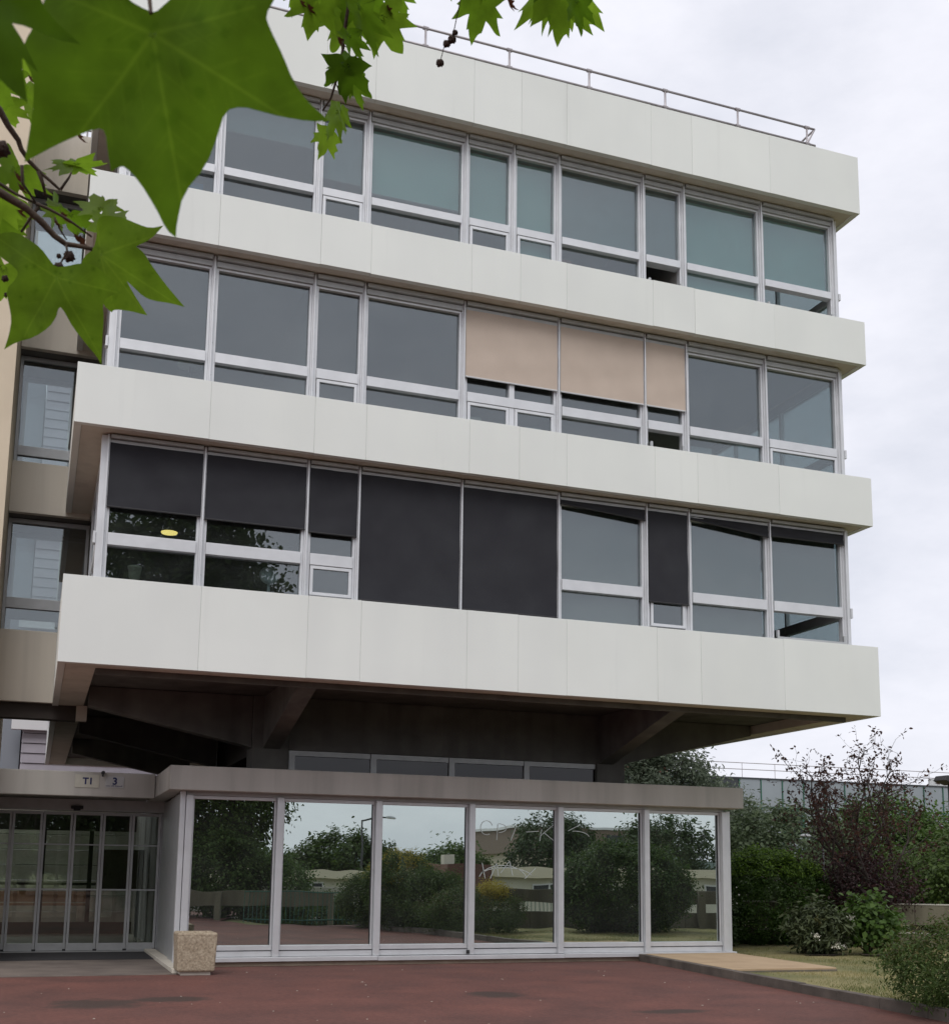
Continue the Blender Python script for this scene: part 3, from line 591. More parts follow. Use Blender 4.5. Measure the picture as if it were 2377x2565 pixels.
# ------------------------------------------------------------------ vegetation helpers
def np_mesh(name, V, F4, mt, parent=None, tone=None, smooth=False):
    me = bpy.data.meshes.new(name); nv, nf = len(V), len(F4)
    me.vertices.add(nv); me.vertices.foreach_set('co', V.astype(np.float32).ravel())
    k = F4.shape[1]
    me.loops.add(nf*k); me.loops.foreach_set('vertex_index', F4.astype(np.int32).ravel())
    me.polygons.add(nf); me.polygons.foreach_set('loop_start', np.arange(0, nf*k, k, dtype=np.int32))
    try: me.polygons.foreach_set('loop_total', np.full(nf, k, dtype=np.int32))
    except Exception: pass
    me.update(calc_edges=True)
    if tone is not None:
        a = me.attributes.new('tone', 'FLOAT', 'POINT'); a.data.foreach_set('value', tone.astype(np.float32))
    me.materials.append(mt); me.validate()
    o = bpy.data.objects.new(name, me); col.objects.link(o)
    if parent: part_of(o, parent)
    return o
def leaf_mesh(name, pts, mt, parent, size, rs, aspect=.5, up=.35, out_from=None, tone=None, droop=0.):
    """many small folded leaves: six corners each, spread over the given points"""
    n = len(pts)
    nrm = rs.normal(size=(n, 3)); nrm[:, 2] = np.abs(nrm[:, 2])*1.0+up
    if out_from is not None:
        o = pts-out_from; o /= np.linalg.norm(o, axis=1)[:, None]+1e-6; nrm += o*.9
    nrm /= np.linalg.norm(nrm, axis=1)[:, None]
    d = rs.normal(size=(n, 3)); d[:, 2] -= droop; d -= nrm*(d*nrm).sum(1)[:, None]; d /= np.linalg.norm(d, axis=1)[:, None]+1e-9
    s = np.cross(nrm, d); L_ = (size*rs.uniform(.6, 1.3, n))[:, None]; W = L_*aspect*.5
    base = pts; tip = pts+d*L_-nrm*L_*.12
    a = pts+d*L_*.35+s*W+nrm*L_*.06; b = pts+d*L_*.7+s*W*.8; c = pts+d*L_*.7-s*W*.8; e = pts+d*L_*.35-s*W+nrm*L_*.06
    V = np.stack([base, a, b, tip, c, e], 1).reshape(-1, 3)
    i = np.arange(n)[:, None]*6
    F = np.concatenate([i+np.array([[0, 1, 2, 3]]), i+np.array([[0, 3, 4, 5]])], 0)
    if tone is None: tone = rs.uniform(0, 1, n)
    return np_mesh(name, V, F, mt, parent, np.repeat(np.clip(tone, 0, 1), 6))
def clumps(rs, c, rad, n, shell=.55, flat=0.):
    """clump centres in the outer part of an ellipsoid"""
    u = rs.normal(size=(n, 3)); u /= np.linalg.norm(u, axis=1)[:, None]
    r_ = shell+(1-shell)*rs.uniform(0, 1, n)**.6
    p = u*r_[:, None]*np.array(rad)
    p[:, 2] = np.maximum(p[:, 2], -rad[2]*(1-flat))
    return p+np.array(c)
def spray(rs, cl, per, spread):
    k = len(cl); w = rs.normal(size=(k, per, 3))*spread*rs.uniform(.6, 1.4, (k, 1, 1))
    return (cl[:, None, :]+w).reshape(-1, 3)
def limb(mb, rs, a, b, r0, r1, n=6, wob=.06, sides=7):
    a, b = np.array(a, float), np.array(b, float); L_ = np.linalg.norm(b-a)
    pts = [a+(b-a)*t+rs.normal(size=3)*wob*L_*math.sin(math.pi*t) for t in np.linspace(0, 1, n)]
    mb.tube(pts, [r0+(r1-r0)*t for t in np.linspace(0, 1, n)], sides); return pts
def tree(name, label, loc, h, cz, rad, mt, seed, ncl=120, per=60, size=.13, spread=.28, trunk=.16, group=None, aspect=.55, bark=BARK, shell=.5, cat='tree', off=(0, 0), up=.35, droop=0.):
    rs = np.random.RandomState(seed); t = thing(name, label, cat, loc, group); x, y, z = loc
    tb = MB(); top = (x+off[0]*.7, y+off[1]*.7, z+cz)
    c = np.array([x+off[0], y+off[1], z+cz])
    tp = limb(tb, rs, (x, y, z-.05), top, trunk, trunk*.45, 8, .03, 9)
    cl = clumps(rs, c, rad, ncl, shell)
    for q in cl[rs.permutation(ncl)[:max(10, ncl//6)]]:
        s = tp[rs.randint(2, 7)]; limb(tb, rs, s, q, trunk*.35, trunk*.06, 5, .08, 5)
    part_of(tb.build('trunk', bark, None, smooth=True), t)
    pts = spray(rs, cl, per, spread)
    pts = pts[pts[:, 2] > z+.15]
    tone = rs.uniform(0, .7, len(pts))+.3*np.repeat(rs.uniform(0, 1, 1), len(pts))
    leaf_mesh('crown', pts, mt, t, size, rs, aspect, up, c, tone, droop)
    return t
def bush(name, label, loc, rad, mt, seed, ncl=90, per=70, size=.07, spread=.12, group=None, aspect=.45, shell=.72, cat='shrub', extra=None, stems=7, flat=.0, zc=None):
    rs = np.random.RandomState(seed); t = thing(name, label, cat, loc, group); x, y, z = loc
    c = np.array([x, y, z+(rad[2] if zc is None else zc)])
    cl = clumps(rs, c, rad, ncl, shell)
    sb = MB()
    for q in cl[rs.permutation(len(cl))[:stems]]: limb(sb, rs, (x+rs.uniform(-.12, .12), y+rs.uniform(-.1, .1), z-.03), q, .022, .006, 5, .06, 5)
    part_of(sb.build('stem', TWIG, None), t)
    pts = spray(rs, cl, per, spread); pts = pts[pts[:, 2] > z+.03]
    leaf_mesh('foliage', pts, mt, t, size, rs, aspect, .35, c)
    if extra:
        mt2, frac, zmin = extra; q = pts[pts[:, 2] > z+zmin]; q = q[rs.permutation(len(q))[:int(len(q)*frac)]]+rs.normal(size=3)*.01+np.array([0, 0, .03])
        leaf_mesh('new_or_toplit_leaves', q, mt2, t, size*1.05, rs, aspect, .5, c)  # upper leaves in a second colour; on the clipped hedge they paint in top light
    return t
LF = dict(
    dark=leafmat('dark_leaf', (.028, .052, .014), (.060, .100, .028), .35),
    mid=leafmat('mid_leaf', (.042, .078, .016), (.095, .145, .034), .4),
    grey=leafmat('grey_green_leaf', (.10, .13, .085), (.19, .225, .15), .35),
    fresh=leafmat('fresh_leaf', (.05, .10, .018), (.10, .17, .035), .4),
    plane=leafmat('plane_leaf_far', (.035, .065, .012), (.085, .13, .025), .4),
    yellow=leafmat('yellow_leaf', (.36, .28, .03), (.48, .40, .06), .35),
    hedge=leafmat('hedge_leaf', (.026, .058, .009), (.066, .125, .018), .35),
    purple=leafmat('purple_leaf', (.055, .024, .022), (.10, .050, .034), .45),
    purpled=leafmat('deep_purple_leaf', (.030, .014, .016), (.058, .026, .026), .35),
    vib=leafmat('leathery_leaf', (.045, .062, .025), (.09, .11, .05), .2),
    flower=leafmat('white_flower', (.62, .60, .50), (.72, .70, .62), .2),
    sage=leafmat('sage_leaf', (.07, .105, .05), (.125, .165, .08), .35),
    toplit=leafmat('toplit_hedge_leaf', (.11, .20, .02), (.19, .31, .04), .45),
    olive=leafmat('olive_leaf', (.06, .065, .02), (.12, .11, .035), .3))

# ------------------------------------------------------------------ planting to the right of the pavilion
bush('clipped_hedge', 'large rounded dark green clipped bush beside the lobby', (15.25, 5.6, .03), (1.45, 1.25, 1.05), LF['hedge'], 11, 420, 120, .062, .075, shell=.90, extra=(LF['toplit'], .95, 1.55))  # bright leaves on the crown only: overhead light put into the leaf colour
bush('flowering_shrub', 'dark shrub with white blossom against the lobby end', (13.5, 5.2, .03), (.55, .6, .68), LF['dark'], 12, 120, 70, .07, .11, extra=(LF['flower'], .03, .9))
tv = bush('viburnum', 'low leathery shrub with white flower heads at the edge of the lawn', (14.08, 2.15, .05), (.62, .55, .42), LF['vib'], 13, 90, 34, .13, .10, aspect=.32, shell=.55, stems=16, zc=.52)
rs = np.random.RandomState(31)
for i, (dx, dz) in enumerate(((.50, .78), (-.32, .72), (-.22, .62), (.05, .22), (.30, .20), (-.38, .42), (.16, .30))):
    c0 = np.array([14.08+dx, 1.72-.1*(i % 2), .05+dz]); q = c0+rs.normal(size=(46, 3))*np.array([.04, .03, .026])
    leaf_mesh('flower_head', q, LF['flower'] if i != 1 and i != 2 else LF['olive'], tv, .035, rs, .8)
bush('lilac_shrub', 'young bright green shrub with broad leaves on the lawn', (15.25, 2.0, .05), (.62, .5, .52), LF['fresh'], 14, 85, 16, .12, .11, aspect=.72, shell=.35, stems=14, zc=.72)
struct(blob('bare_soil', 15.25, 1.85, .48, .30, 7, mat('soil', (.07, .05, .032), .95, var=.4, scale=12, bump=.8, bscale=40), .105)); struct(blob('bare_soil', 14.1, 1.95, .42, .25, 9, MATS['soil'], .107))
bush('corner_shrub', 'long green shrub with yellow new leaves along the tarmac kerb', (10.3, -6.75, .02), (1.4, 1.3, .58), LF['mid'], 15, 230, 90, .06, .10, aspect=.32, shell=.7, zc=.52, extra=(LF['olive'], .35, .6))
def long_bush():
    t = bpy.data.objects['corner_shrub']; rs = np.random.RandomState(77)
    for c, rad, n, y in (((9.9, -8.4, .8), (1.1, 1.1, .8), 200, 0), ((9.4, -9.9, 1.05), (1.15, 1.2, 1.05), 260, 0), ((9.0, -11.2, .8), (1.2, .9, .8), 170, 0)):
        cl = clumps(rs, c, rad, n, .7); leaf_mesh('foliage', spray(rs, cl, 75, .10), LF['mid'], t, .085, rs, .32, .35, np.array(c))
    for c, rad, n in (((9.3, -10.0, 1.8), (.75, .85, .5), 80), ((8.9, -10.8, 1.5), (.5, .5, .35), 40), ((10.75, -6.3, 1.12), (.38, .4, .24), 60)):
        cl = clumps(rs, c, rad, n, .5); leaf_mesh('new_or_toplit_leaves', spray(rs, cl, 34, .07), LF['yellow'], t, .065, rs, .32, .6, np.array(c))
long_bush()
bush('round_bush', 'big round dark bush in front of the low plank wall', (14.5, -6.2, .05), (1.85, 1.4, 1.15), LF['hedge'], 16, 420, 100, .085, .12, shell=.8, extra=(LF['mid'], .5, 1.8))

# purple-leaved plum
def plum(loc, label):
    rs = np.random.RandomState(21); t = thing('plum_tree', label, 'tree', loc); x, y, z = loc
    tb = MB(); P0 = np.array(loc); tips = []; lower = []
    for k in range(11):
        an = rs.uniform(0, 6.28); sp = rs.uniform(.35, 1.8); hh = rs.uniform(2.9, 4.3)-sp*.45
        a = P0+np.array([math.cos(an)*.10, math.sin(an)*.1, -.05]); b = P0+np.array([math.cos(an)*sp*1.35, math.sin(an)*sp*.8, hh])
        pts = limb(tb, rs, a, b, .055, .012, 9, .05, 7)
        for i in range(2, 9):
            for s in range(3 if i > 4 else 2):
                d = np.array([rs.normal()*.55+math.cos(an)*.25, rs.normal()*.45, rs.uniform(.35, 1.0)]); L_ = rs.uniform(.45, 1.0)
                q = limb(tb, rs, pts[i], pts[i]+d*L_, .012, .003, 5, .07, 4)
                (tips if pts[i][2] > z+2.0 else lower).append(q)
                for e in (2, 3, 4):
                    d2 = d*.5+rs.normal(size=3)*.4; q2 = limb(tb, rs, q[e], q[e]+d2*rs.uniform(.3, .55), .005, .002, 4, .08, 3); (tips if q2[-1][2] > z+2.0 else lower).append(q2)
    part_of(tb.build('trunk', mat('plum_bark', (.05, .036, .032), .9, var=.4, scale=20), None), t)
    pts = np.array([p+rs.normal(size=3)*.035 for q in tips for p in q[2:] for _ in range(3)])
    leaf_mesh('crown', pts, LF['purple'], t, .085, rs, .5, .2)
    q = np.array([p+rs.normal(size=3)*.12 for q in lower for p in q[1:] for _ in range(4)])
    leaf_mesh('lower_foliage', q, LF['purpled'], t, .075, rs, .55, .3)
    cl = clumps(rs, (x+.25, y-.1, z+1.35), (1.15, .7, .9), 70, .25); leaf_mesh('lower_foliage', spray(rs, cl, 30, .15), LF['purpled'], t, .075, rs, .55, .3)
plum((17.0, 4.5, 0.0), 'purple leaved plum tree with open twiggy crown behind the plank wall')

# low walls of two concrete planks
WALL = mat('plank_wall_concrete', (.17, .155, .11), .9, c2=(.095, .085, .06), scale=2.2, streak=True, bump=.3, bscale=50, fine=.12)
CAPM = mat('plank_cap', (.46, .44, .38), .85, var=.2, scale=5)
def plank_wall(label, a, b, zs, posts, cap=True):
    a, b = np.array(a, float), np.array(b, float); d = (b-a)/np.linalg.norm(b-a); n = np.array([-d[1], d[0]]); L_ = np.linalg.norm(b-a)
    t = thing('plank_wall', label, 'wall', ((a[0]+b[0])/2, (a[1]+b[1])/2, 0))
    nseg = max(2, round(L_/2.4))
    for z0, z1 in zs:
        for k in range(nseg):
            p, q = a+d*(L_*k/nseg+.004), a+d*(L_*(k+1)/nseg-.004)
            part_of(MB().prism([tuple(p), tuple(q), tuple(q+n*.14), tuple(p+n*.14)], 'z', z0, z1).build('plank', WALL, None, bevel=.008), t)
            if cap: part_of(MB().prism([tuple(p-n*.012), tuple(q-n*.012), tuple(q+n*.152), tuple(p+n*.152)], 'z', z1+.002, z1+.03).build('coping', CAPM, None, bevel=.004), t)
    for k in range(posts+1):
        p = a+d*(L_*k/posts)+n*.15
        part_of(MB().prism([tuple(p-d*.09), tuple(p+d*.09), tuple(p+d*.09+n*.18), tuple(p-d*.09+n*.18)], 'z', -.6, zs[-1][1]-.02).build('post', WALL, None, bevel=.008), t)
    return t
plank_wall('low wall of two concrete planks behind the lawn shrubs', (13.0, 8.4), (21.5, 1.2), ((.0, .36), (.56, 1.0)), 5)
plank_wall('mossy low wall of two concrete planks behind the round bush', (10.7, -9.7), (19.5, -7.4), ((.0, .54), (.78, 1.15)), 5, False)
plank_wall('short pale concrete plank wall beyond the green bar fence', (3.6, -17.4), (8.6, -15.4), ((.45, .95),), 3, False)

# green bar fence
GRN = mat('green_paint', (.03, .13, .09), .5, var=.2, scale=8)
ft = thing('bar_fence', 'green metal bar fence beyond the tarmac forecourt', 'fence', (8, -11.5, 0))
fa, fb = np.array([5.3, -12.6]), np.array([18.5, -10.3]); fd = (fb-fa)/np.linalg.norm(fb-fa)
ms = MB().tube([(0, 0, .05), (0, 0, 1.02)], .011, 6).build('bar', GRN, None); me = ms.data; bpy.data.objects.remove(ms)
for k in range(105):
    p = fa+fd*(k*.127); o = bpy.data.objects.new('bar', me); col.objects.link(o); o.location = (p[0], p[1], 0); part_of(o, ft)
for z in (.15, .98): part_of(MB().tube([(*fa, z), (*fb, z)], .018, 6).build('rail', GRN, None), ft)

# trees behind the building's right side
tree('willow_tree', 'broad grey green tree behind the lobby roof end', (17.4, 16.5, 0), 6, 3.9, (3.2, 2.4, 2.75), LF['grey'], 41, 420, 90, .17, .24, .13, aspect=.34)
tree('willow_tree', 'grey green tree standing left of the purple plum', (21.8, 19.5, 0), 6, 2.7, (2.7, 2.4, 2.1), LF['grey'], 42, 300, 80, .16, .24, .12, aspect=.3)
tree('young_tree', 'fresh green bushy tree behind the purple plum', (25.5, 14.5, 0), 6, 2.4, (2.3, 2.0, 1.8), LF['fresh'], 43, 220, 80, .14, .22, .10)
tree('young_tree', 'yellowish green tree right of the plum by the dark lamp post', (27.5, 12.0, 0), 6, 2.2, (2.2, 2.0, 1.7), LF['fresh'], 44, 200, 70, .13, .22, .10)
tree('dark_tree', 'dense sage green tree low behind the clipped bush', (20.5, 12.2, 0), 6, 1.9, (2.8, 1.8, 1.8), LF['sage'], 45, 220, 70, .13, .22, .10)
tree('dark_tree', 'dense dark tree behind the plum trunk', (24.0, 9.0, 0), 6, 1.5, (2.4, 1.8, 1.4), LF['mid'], 46, 220, 70, .13, .22, .10)
tree('dark_tree', 'dark green tree showing above the lobby roof near the core column', (25.0, 40.0, 0), 9, 7.2, (2.9, 2.5, 3.6), LF['dark'], 47, 240, 55, .24, .38, .2)
def conifer(loc, h, r_, seed, label):
    rs = np.random.RandomState(seed); t = thing('conifer', label, 'tree', loc); x, y, z = loc
    part_of(MB().tube([(x, y, z-.1), (x, y, z+h)], [.18, .03], 8).build('trunk', BARK, None), t)
    zz = rs.uniform(.12, 1, 420); an = rs.uniform(0, 6.28, 420); rr = r_*(1-zz)**.8*rs.uniform(.5, 1.05, 420)
    cl = np.stack([x+rr*np.cos(an), y+rr*np.sin(an), z+h*zz], 1); leaf_mesh('crown', spray(rs, cl, 40, .22), LF['dark'], t, .22, rs, .3, .2, np.array([x, y, z+h*.3]))
conifer((39.5, 57.0, 0), 10.6, 2.6, 48, 'tall dark conifer in front of the red brick building')

# silver panelled building with green window frames
sb = thing('panel_building', 'long silver panelled building with green window frames beyond the trees', 'building', (70, 60, 0))
S_ = lambda o: part_of(o, sb)
SILV = mat('silver_panel', (.30, .33, .35), .3, .5, var=.12, scale=.4); SILD = mat('green_frame', (.03, .11, .075), .5); DKP = mat('dark_panel', (.03, .035, .04), .3)
BY = 62.0
def bx_(n, mt, *b): return S_(box(n, mt, None, *b))
x = 27.0; i = 0; rg = random.Random(12)
S_(box('core_wall', SILV, None, 27, 100, BY+.2, BY+14, 0, 8.15))
while x < 98:
    w = 1.95
    bx_('upper_panel', DKP if i in (0, 1, 2, 10, 11) else SILV, x+.05, x+w-.05, BY, BY+.18, 6.1, 8.2)
    if i % 3 == 2 or i in (4, 9):
        f = bx_('window', SILD, x+.02, x+w-.02, BY-.03, BY+.15, 3.9, 5.98); box('pane', DKP, f, x+.35, x+w-.2, BY-.05, BY-.032, 4.1, 5.85)
    else: bx_('lower_panel', SILV, x+.05, x+w-.05, BY, BY+.18, 3.9, 6.0)
    bx_('base_panel', SILV, x+.05, x+w-.05, BY+.0, BY+.18, .0, 3.8)
    bx_('mullion', SILD, x-.04, x+.04, BY-.06, BY+.12, .0, 8.2)
    x += w; i += 1
bx_('floor_band', SILD, 27, 98, BY-.04, BY+.1, 6.0, 6.1); bx_('coping', DKP, 26.9, 98.2, BY-.08, BY+.3, 8.205, 8.33)
rl = S_(MB().tube([(27, BY+.5, 9.0), (98, BY+.5, 9.0)], .03, 6).tube([(27, BY+.5, 9.5), (98, BY+.5, 9.5)], .03, 6).build('railing', STEEL, None))
for k in range(24): MB().tube([(27+k*3, BY+.5, 8.3), (27+k*3, BY+.5, 9.5)], .025, 6).build('post', STEEL, rl)
bx_('roof_vent', mat('vent_white', (.6, .6, .58), .6), 70.5, 72.2, BY+1.0, BY+2.4, 8.3, 9.1)
sb.location.z += .85
bb = thing('brick_building', 'red brick building rising behind the silver panelled roof', 'building', (54, 90, 0))
BRK = mat('red_brick', (.23, .085, .055), .85, c2=(.17, .06, .04), scale=3, fine=.2)
part_of(box('wall', BRK, None, 45, 57.5, 86, 98, 0, 12.6), bb); part_of(box('coping', CAPM, None, 44.9, 57.6, 85.9, 98.1, 12.6, 12.9), bb); part_of(box('lower_block', BRK, None, 57.5, 60, 86, 98, 0, 11.3), bb)

# lamp posts
def lamp(label, loc, h, arm, mt, r_=.05, hs=1.):
    t = thing('lamp_post', label, 'lamp', loc); x, y, z = loc; ax, ay = arm
    part_of(MB().tube([(x, y, z-.05), (x, y, z+h)], [r_*1.25, r_*.85], 12).build('pole', mt, None, smooth=True), t)
    e = (x+ax, y+ay, z+h+.12)
    part_of(MB().tube([(x, y, z+h-.04), e], r_*.55, 8).build('arm', mt, None), t)
    hd = MB(); c = np.array(e); d = np.array([ax, ay, 0]); d = d/np.linalg.norm(d); s = np.array([-d[1], d[0], 0])
    ring = [(hs*(math.cos(a)*.36+.22), hs*math.sin(a)*.13) for a in np.linspace(0, 2*math.pi, 16, endpoint=False)]
    for zz, k in ((-.05, .8), (0, 1.), (.07, .75), (.11, .3)):
        for u, w in ring: hd.v.append(tuple(c+d*(u*k+.22*hs*(1-k))+s*w*k+np.array([0, 0, zz*hs])))
    for j in range(3):
        for i in range(16): hd.f.append((j*16+i, j*16+(i+1) % 16, (j+1)*16+(i+1) % 16, (j+1)*16+i))
    hd.f += [tuple(range(15, -1, -1)), tuple(range(48, 64))]
    part_of(hd.build('lamp_head', mat('lamp_grey', (.45, .46, .47), .5), None, smooth=True), t)
LPG = mat('lamp_white', (.62, .62, .60), .5, var=.15); LPD = mat('lamp_dark', (.028, .028, .03), .5, var=.2)
lamp('thin lamp post rising above the clipped bush', (19.0, 8.6, 0), 2.55, (-.35, .1), LPD, .03, .45)
lamp('slim lamp post with curved head in front of the grey green tree', (16.2, 9.6, 0), 2.75, (-.35, .05), LPG, .025, .5)
lamp('grey street lamp with flat head beyond the fence', (17.1, -44, -1.5), 6.1, (1.4, .0), LPD, .07)
dl = thing('path_lamp', 'dark square path lamp post with flat cap at the lawn edge', 'lamp', (14.66, -1.15, 0))
part_of(MB().tube([(14.66, -1.15, -.02), (14.66, -1.15, 3.28)], .075, 4).build('pole', LPD, None, bevel=.006), dl)
part_of(MB().prism([(14.38, 3.31), (14.44, 3.40), (14.84, 3.40), (14.84, 3.28), (14.62, 3.24)], 'y', -1.30, -1.00).build('lamp_head', LPD, None, bevel=.01), dl)

# lilac sided building seen behind the link wing
ls = thing('sided_building', 'lilac weatherboarded building with white fascia behind the link wing', 'building', (0, 27, 0))
LIL = mat('lilac_boards', (.40, .37, .42), .7, c2=(.34, .315, .36), scale=2)
part_of(box('wall_core', DARK, None, -1.15, 6, 25.08, 32, 0, 19), ls)
for k in range(58): part_of(MB().prism([(25.0, .34*k), (25.07, .34*k), (25.07, .34*k+.32), (25.04, .34*k+.32)], 'x', -1.2, 6).build('siding_board', LIL, None), ls)
WF = mat('white_fascia', (.72, .72, .74), .5)
for z in (6.2, 9.7, 13.2):
    for k in range(5): part_of(box('fascia_panel', WF, None, -1.55+k*1.45, -.115+k*1.45, 24.75, 24.98, z, z+.52, bevel=.005), ls)
part_of(box('side_wing', mat('blue_grey_wall', (.25, .27, .31), .7), None, -1.9, -1.25, 25.5, 32, 0, 19), ls)
# pale block wall behind the passage
bw = thing('garden_wall', 'pale stained concrete block wall seen through the lobby doors', 'wall', (-1, 17, 0))
BLW = mat('stained_blocks', (.55, .56, .50), .85, c2=(.36, .38, .32), scale=2.5, streak=True, bump=.2, fine=.1)
for j in range(8):
    for k in range(5): part_of(box('block', BLW, None, -6+k*1.9, -4.11+k*1.9, 17.0+.12*j, 17.5+.12*j, .42*j, .42*j+.405, bevel=.012), bw)
wb = thing('timber_bench', 'long timber bench on a stone base beyond the lobby passage', 'bench', (-.6, 15.6, 0))
WD = mat('orange_timber', (.30, .15, .05), .7, c2=(.2, .09, .03), scale=6)
for k in range(3): part_of(box('board', WD, None, -3.5, .9, 15.3+k*.16, 15.45+k*.16, .62, .68), wb)
part_of(box('back_board', WD, None, -3.5, .9, 15.82, 15.87, .70, .98), wb)
for k in range(3): part_of(box('leg', BEIGEC, None, -3.4+k*2.0, -3.2+k*2.0, 15.3, 15.75, .0, .618), wb)
cb = thing('display_case', 'dark cabinet on thin black legs inside the lobby', 'cabinet', (1.3, 9.2, .02))
part_of(box('cabinet_body', mat('cabinet_brown', (.05, .03, .02), .5), None, .75, 1.7, 9.0, 9.5, 1.15, 2.0, bevel=.01), cb)
for sx in (.80, 1.60):
    for sy in (9.05, 9.42): part_of(box('leg', DARK, None, sx, sx+.05, sy, sy+.05, .02, 1.148), cb)

# ------------------------------------------------------------------ what stands behind the camera (mirrored in the lobby glass)
def low_house():
    t = thing('low_house', 'long low pale house with flat eaves and a brown brick block', 'house', (24, -46, -1.5))
    H = lambda o: part_of(o, t)
    CRM = mat('cream_render', (.62, .60, .50), .8, c2=(.55, .53, .44), scale=1.5); BRN = mat('brown_brick', (.14, .065, .05), .85, var=.25, scale=4); EAV = mat('eaves_cream', (.66, .60, .46), .7)
    H(box('wall', CRM, None, 8, 21.4, -50, -42.2, -1.55, 1.2)); H(box('wall', CRM, None, 24.05, 46, -50, -42.5, -1.55, 1.35))
    H(box('brick_block', BRN, None, 21.45, 24.0, -50, -41.4, -1.55, 2.15)); H(box('chimney', CRM, None, 22.6, 23.1, -46, -45.4, 2.15, 2.7))
    H(box('roof', EAV, None, 7.6, 21.42, -50.4, -41.7, 1.205, 1.65)); H(box('roof', EAV, None, 24.03, 46.4, -50.4, -42.0, 1.355, 2.0))
    for x, w in ((10, 1.6), (13.2, 1.2), (17.6, 2.0), (27, 2.1), (30.4, 2.0), (34.2, 2.3), (38.5, 2)):
        y = -42.2 if x < 21 else -42.5
        f = H(box('window', WF, None, x, x+w, y-.02, y+.06, .0, 1.0))
        for k in range(2): box('pane', DKP, f, x+.08+k*w/2, x+w/2-.06+k*w/2, y+.061, y+.075, .08, .92)
low_house()
rw = thing('retaining_wall', 'long white retaining wall below the low house', 'wall', (16, -30, -1.5))
for k in range(4): part_of(box('wall_panel', CAPM, None, 5+k*2.5, 7.48+k*2.5, -26.2, -25.9, -1.6, .95, bevel=.01), rw)
ob = thing('tan_office', 'tan office block with brown upper floor beyond the trees', 'building', (72, -100, -1))
part_of(box('wall', mat('tan_wall', (.5, .44, .34), .8), None, 53.5, 68, -125, -100, -2, 4.3), ob); part_of(box('upper_floor', mat('brown_wall', (.2, .15, .12), .8), None, 53, 68.5, -125.5, -99.5, 4.3, 6.6), ob); part_of(box('coping', WF, None, 52.8, 68.7, -125.7, -99.3, 6.6, 6.9), ob)
for k in range(3): part_of(box('window', DKP, None, 55.5+k*4.6, 57.6+k*4.6, -99.45, -99.35, 4.8, 6.0), ob)
k = 0
for (x, y, h_, rx, key, lab) in ((11, -50, 3.4, 4.0, 'mid', 'round leafy tree behind the low house, over its first window'), (19, -56, 4.2, 4.2, 'plane', 'tall leafy tree behind the low house beside the brick block'), (27.5, -58, 3.6, 3.2, 'mid', 'slim leafy tree behind the brown brick block'), (36, -60, 5.4, 4.6, 'dark', 'big dark tree before the tan office'), (45.5, -60, 5.6, 5.0, 'dark', 'widest dark tree before the tan office'), (53, -58, 3.8, 4.0, 'mid', 'leafy tree past the end of the low house'), (62, -60, 4.6, 4.4, 'dark', 'dark tree farthest along the street'), (5, -62, 4.5, 5, 'mid', 'leafy tree at the start of the street trees')):
    tree('street_tree', lab, (x, y, -1.5), 8, h_*.80, (rx*.85, rx*.7, h_*.55), LF[key], 60+k, 200, 70, .26, .34, .18, group='trees beyond the low house'); k += 1
tree('broad_tree', 'broad leafy tree beside the plane tree behind the laurels', (6.0, -20.6, low(6, -20.6)), 8, 4.7, (2.2, 1.6, 2.9), LF['plane'], 58, 330, 70, .14, .26, .14)
for (x, y, h_, lab) in ((-14, -46, 5.5, 'street tree farthest from the low house'), (-7, -43, 5.0, 'street tree next to the last one away from the low house'), (-1, -46, 5.6, 'street tree facing the sliding doors'), (4.5, -43, 4.6, 'street tree nearest the end of the low house')):
    tree('street_tree', lab, (x, y, -.05), 8, h_*.8, (3.6, 2.8, h_*.6), LF['mid'], 200+int(x), 200, 70, .26, .36, .2, group='trees beyond the low house')
hl = MB(); nn = 60
for j, zz in enumerate((0, 1)):
    for i in range(nn+1):
        x = -300+i*14; hl.v.append((x, -420-60*zz, -2 if zz == 0 else 9+4*math.sin(i*.31)+2.5*math.sin(i*.83)))
for i in range(nn): hl.f.append((i, i+1, nn+2+i, nn+1+i))
struct(hl.build('hills', mat('far_wood', (.045, .075, .06), .95, var=.3, scale=.05)))
for i, (x, y, rx, rz, key, lab) in enumerate(((5.6, -18.6, 1.5, 1.45, 'mid', 'leafy laurel shrub under the plane tree'), (7.4, -18.9, 1.5, 1.25, 'fresh', 'lighter green laurel shrub beside the pale plank wall'), (3.9, -21.0, 1.6, 1.7, 'dark', 'dark laurel shrub around the plane tree trunk'), (9.3, -20.4, 1.5, 1.0, 'mid', 'low laurel shrub at the end of the row'))):
    bush('laurel_shrub', lab, (x, y, low(x, y)), (rx, 1.2, rz), LF[key], 90+i, 210, 62, .12, .16, shell=.7, aspect=.5)

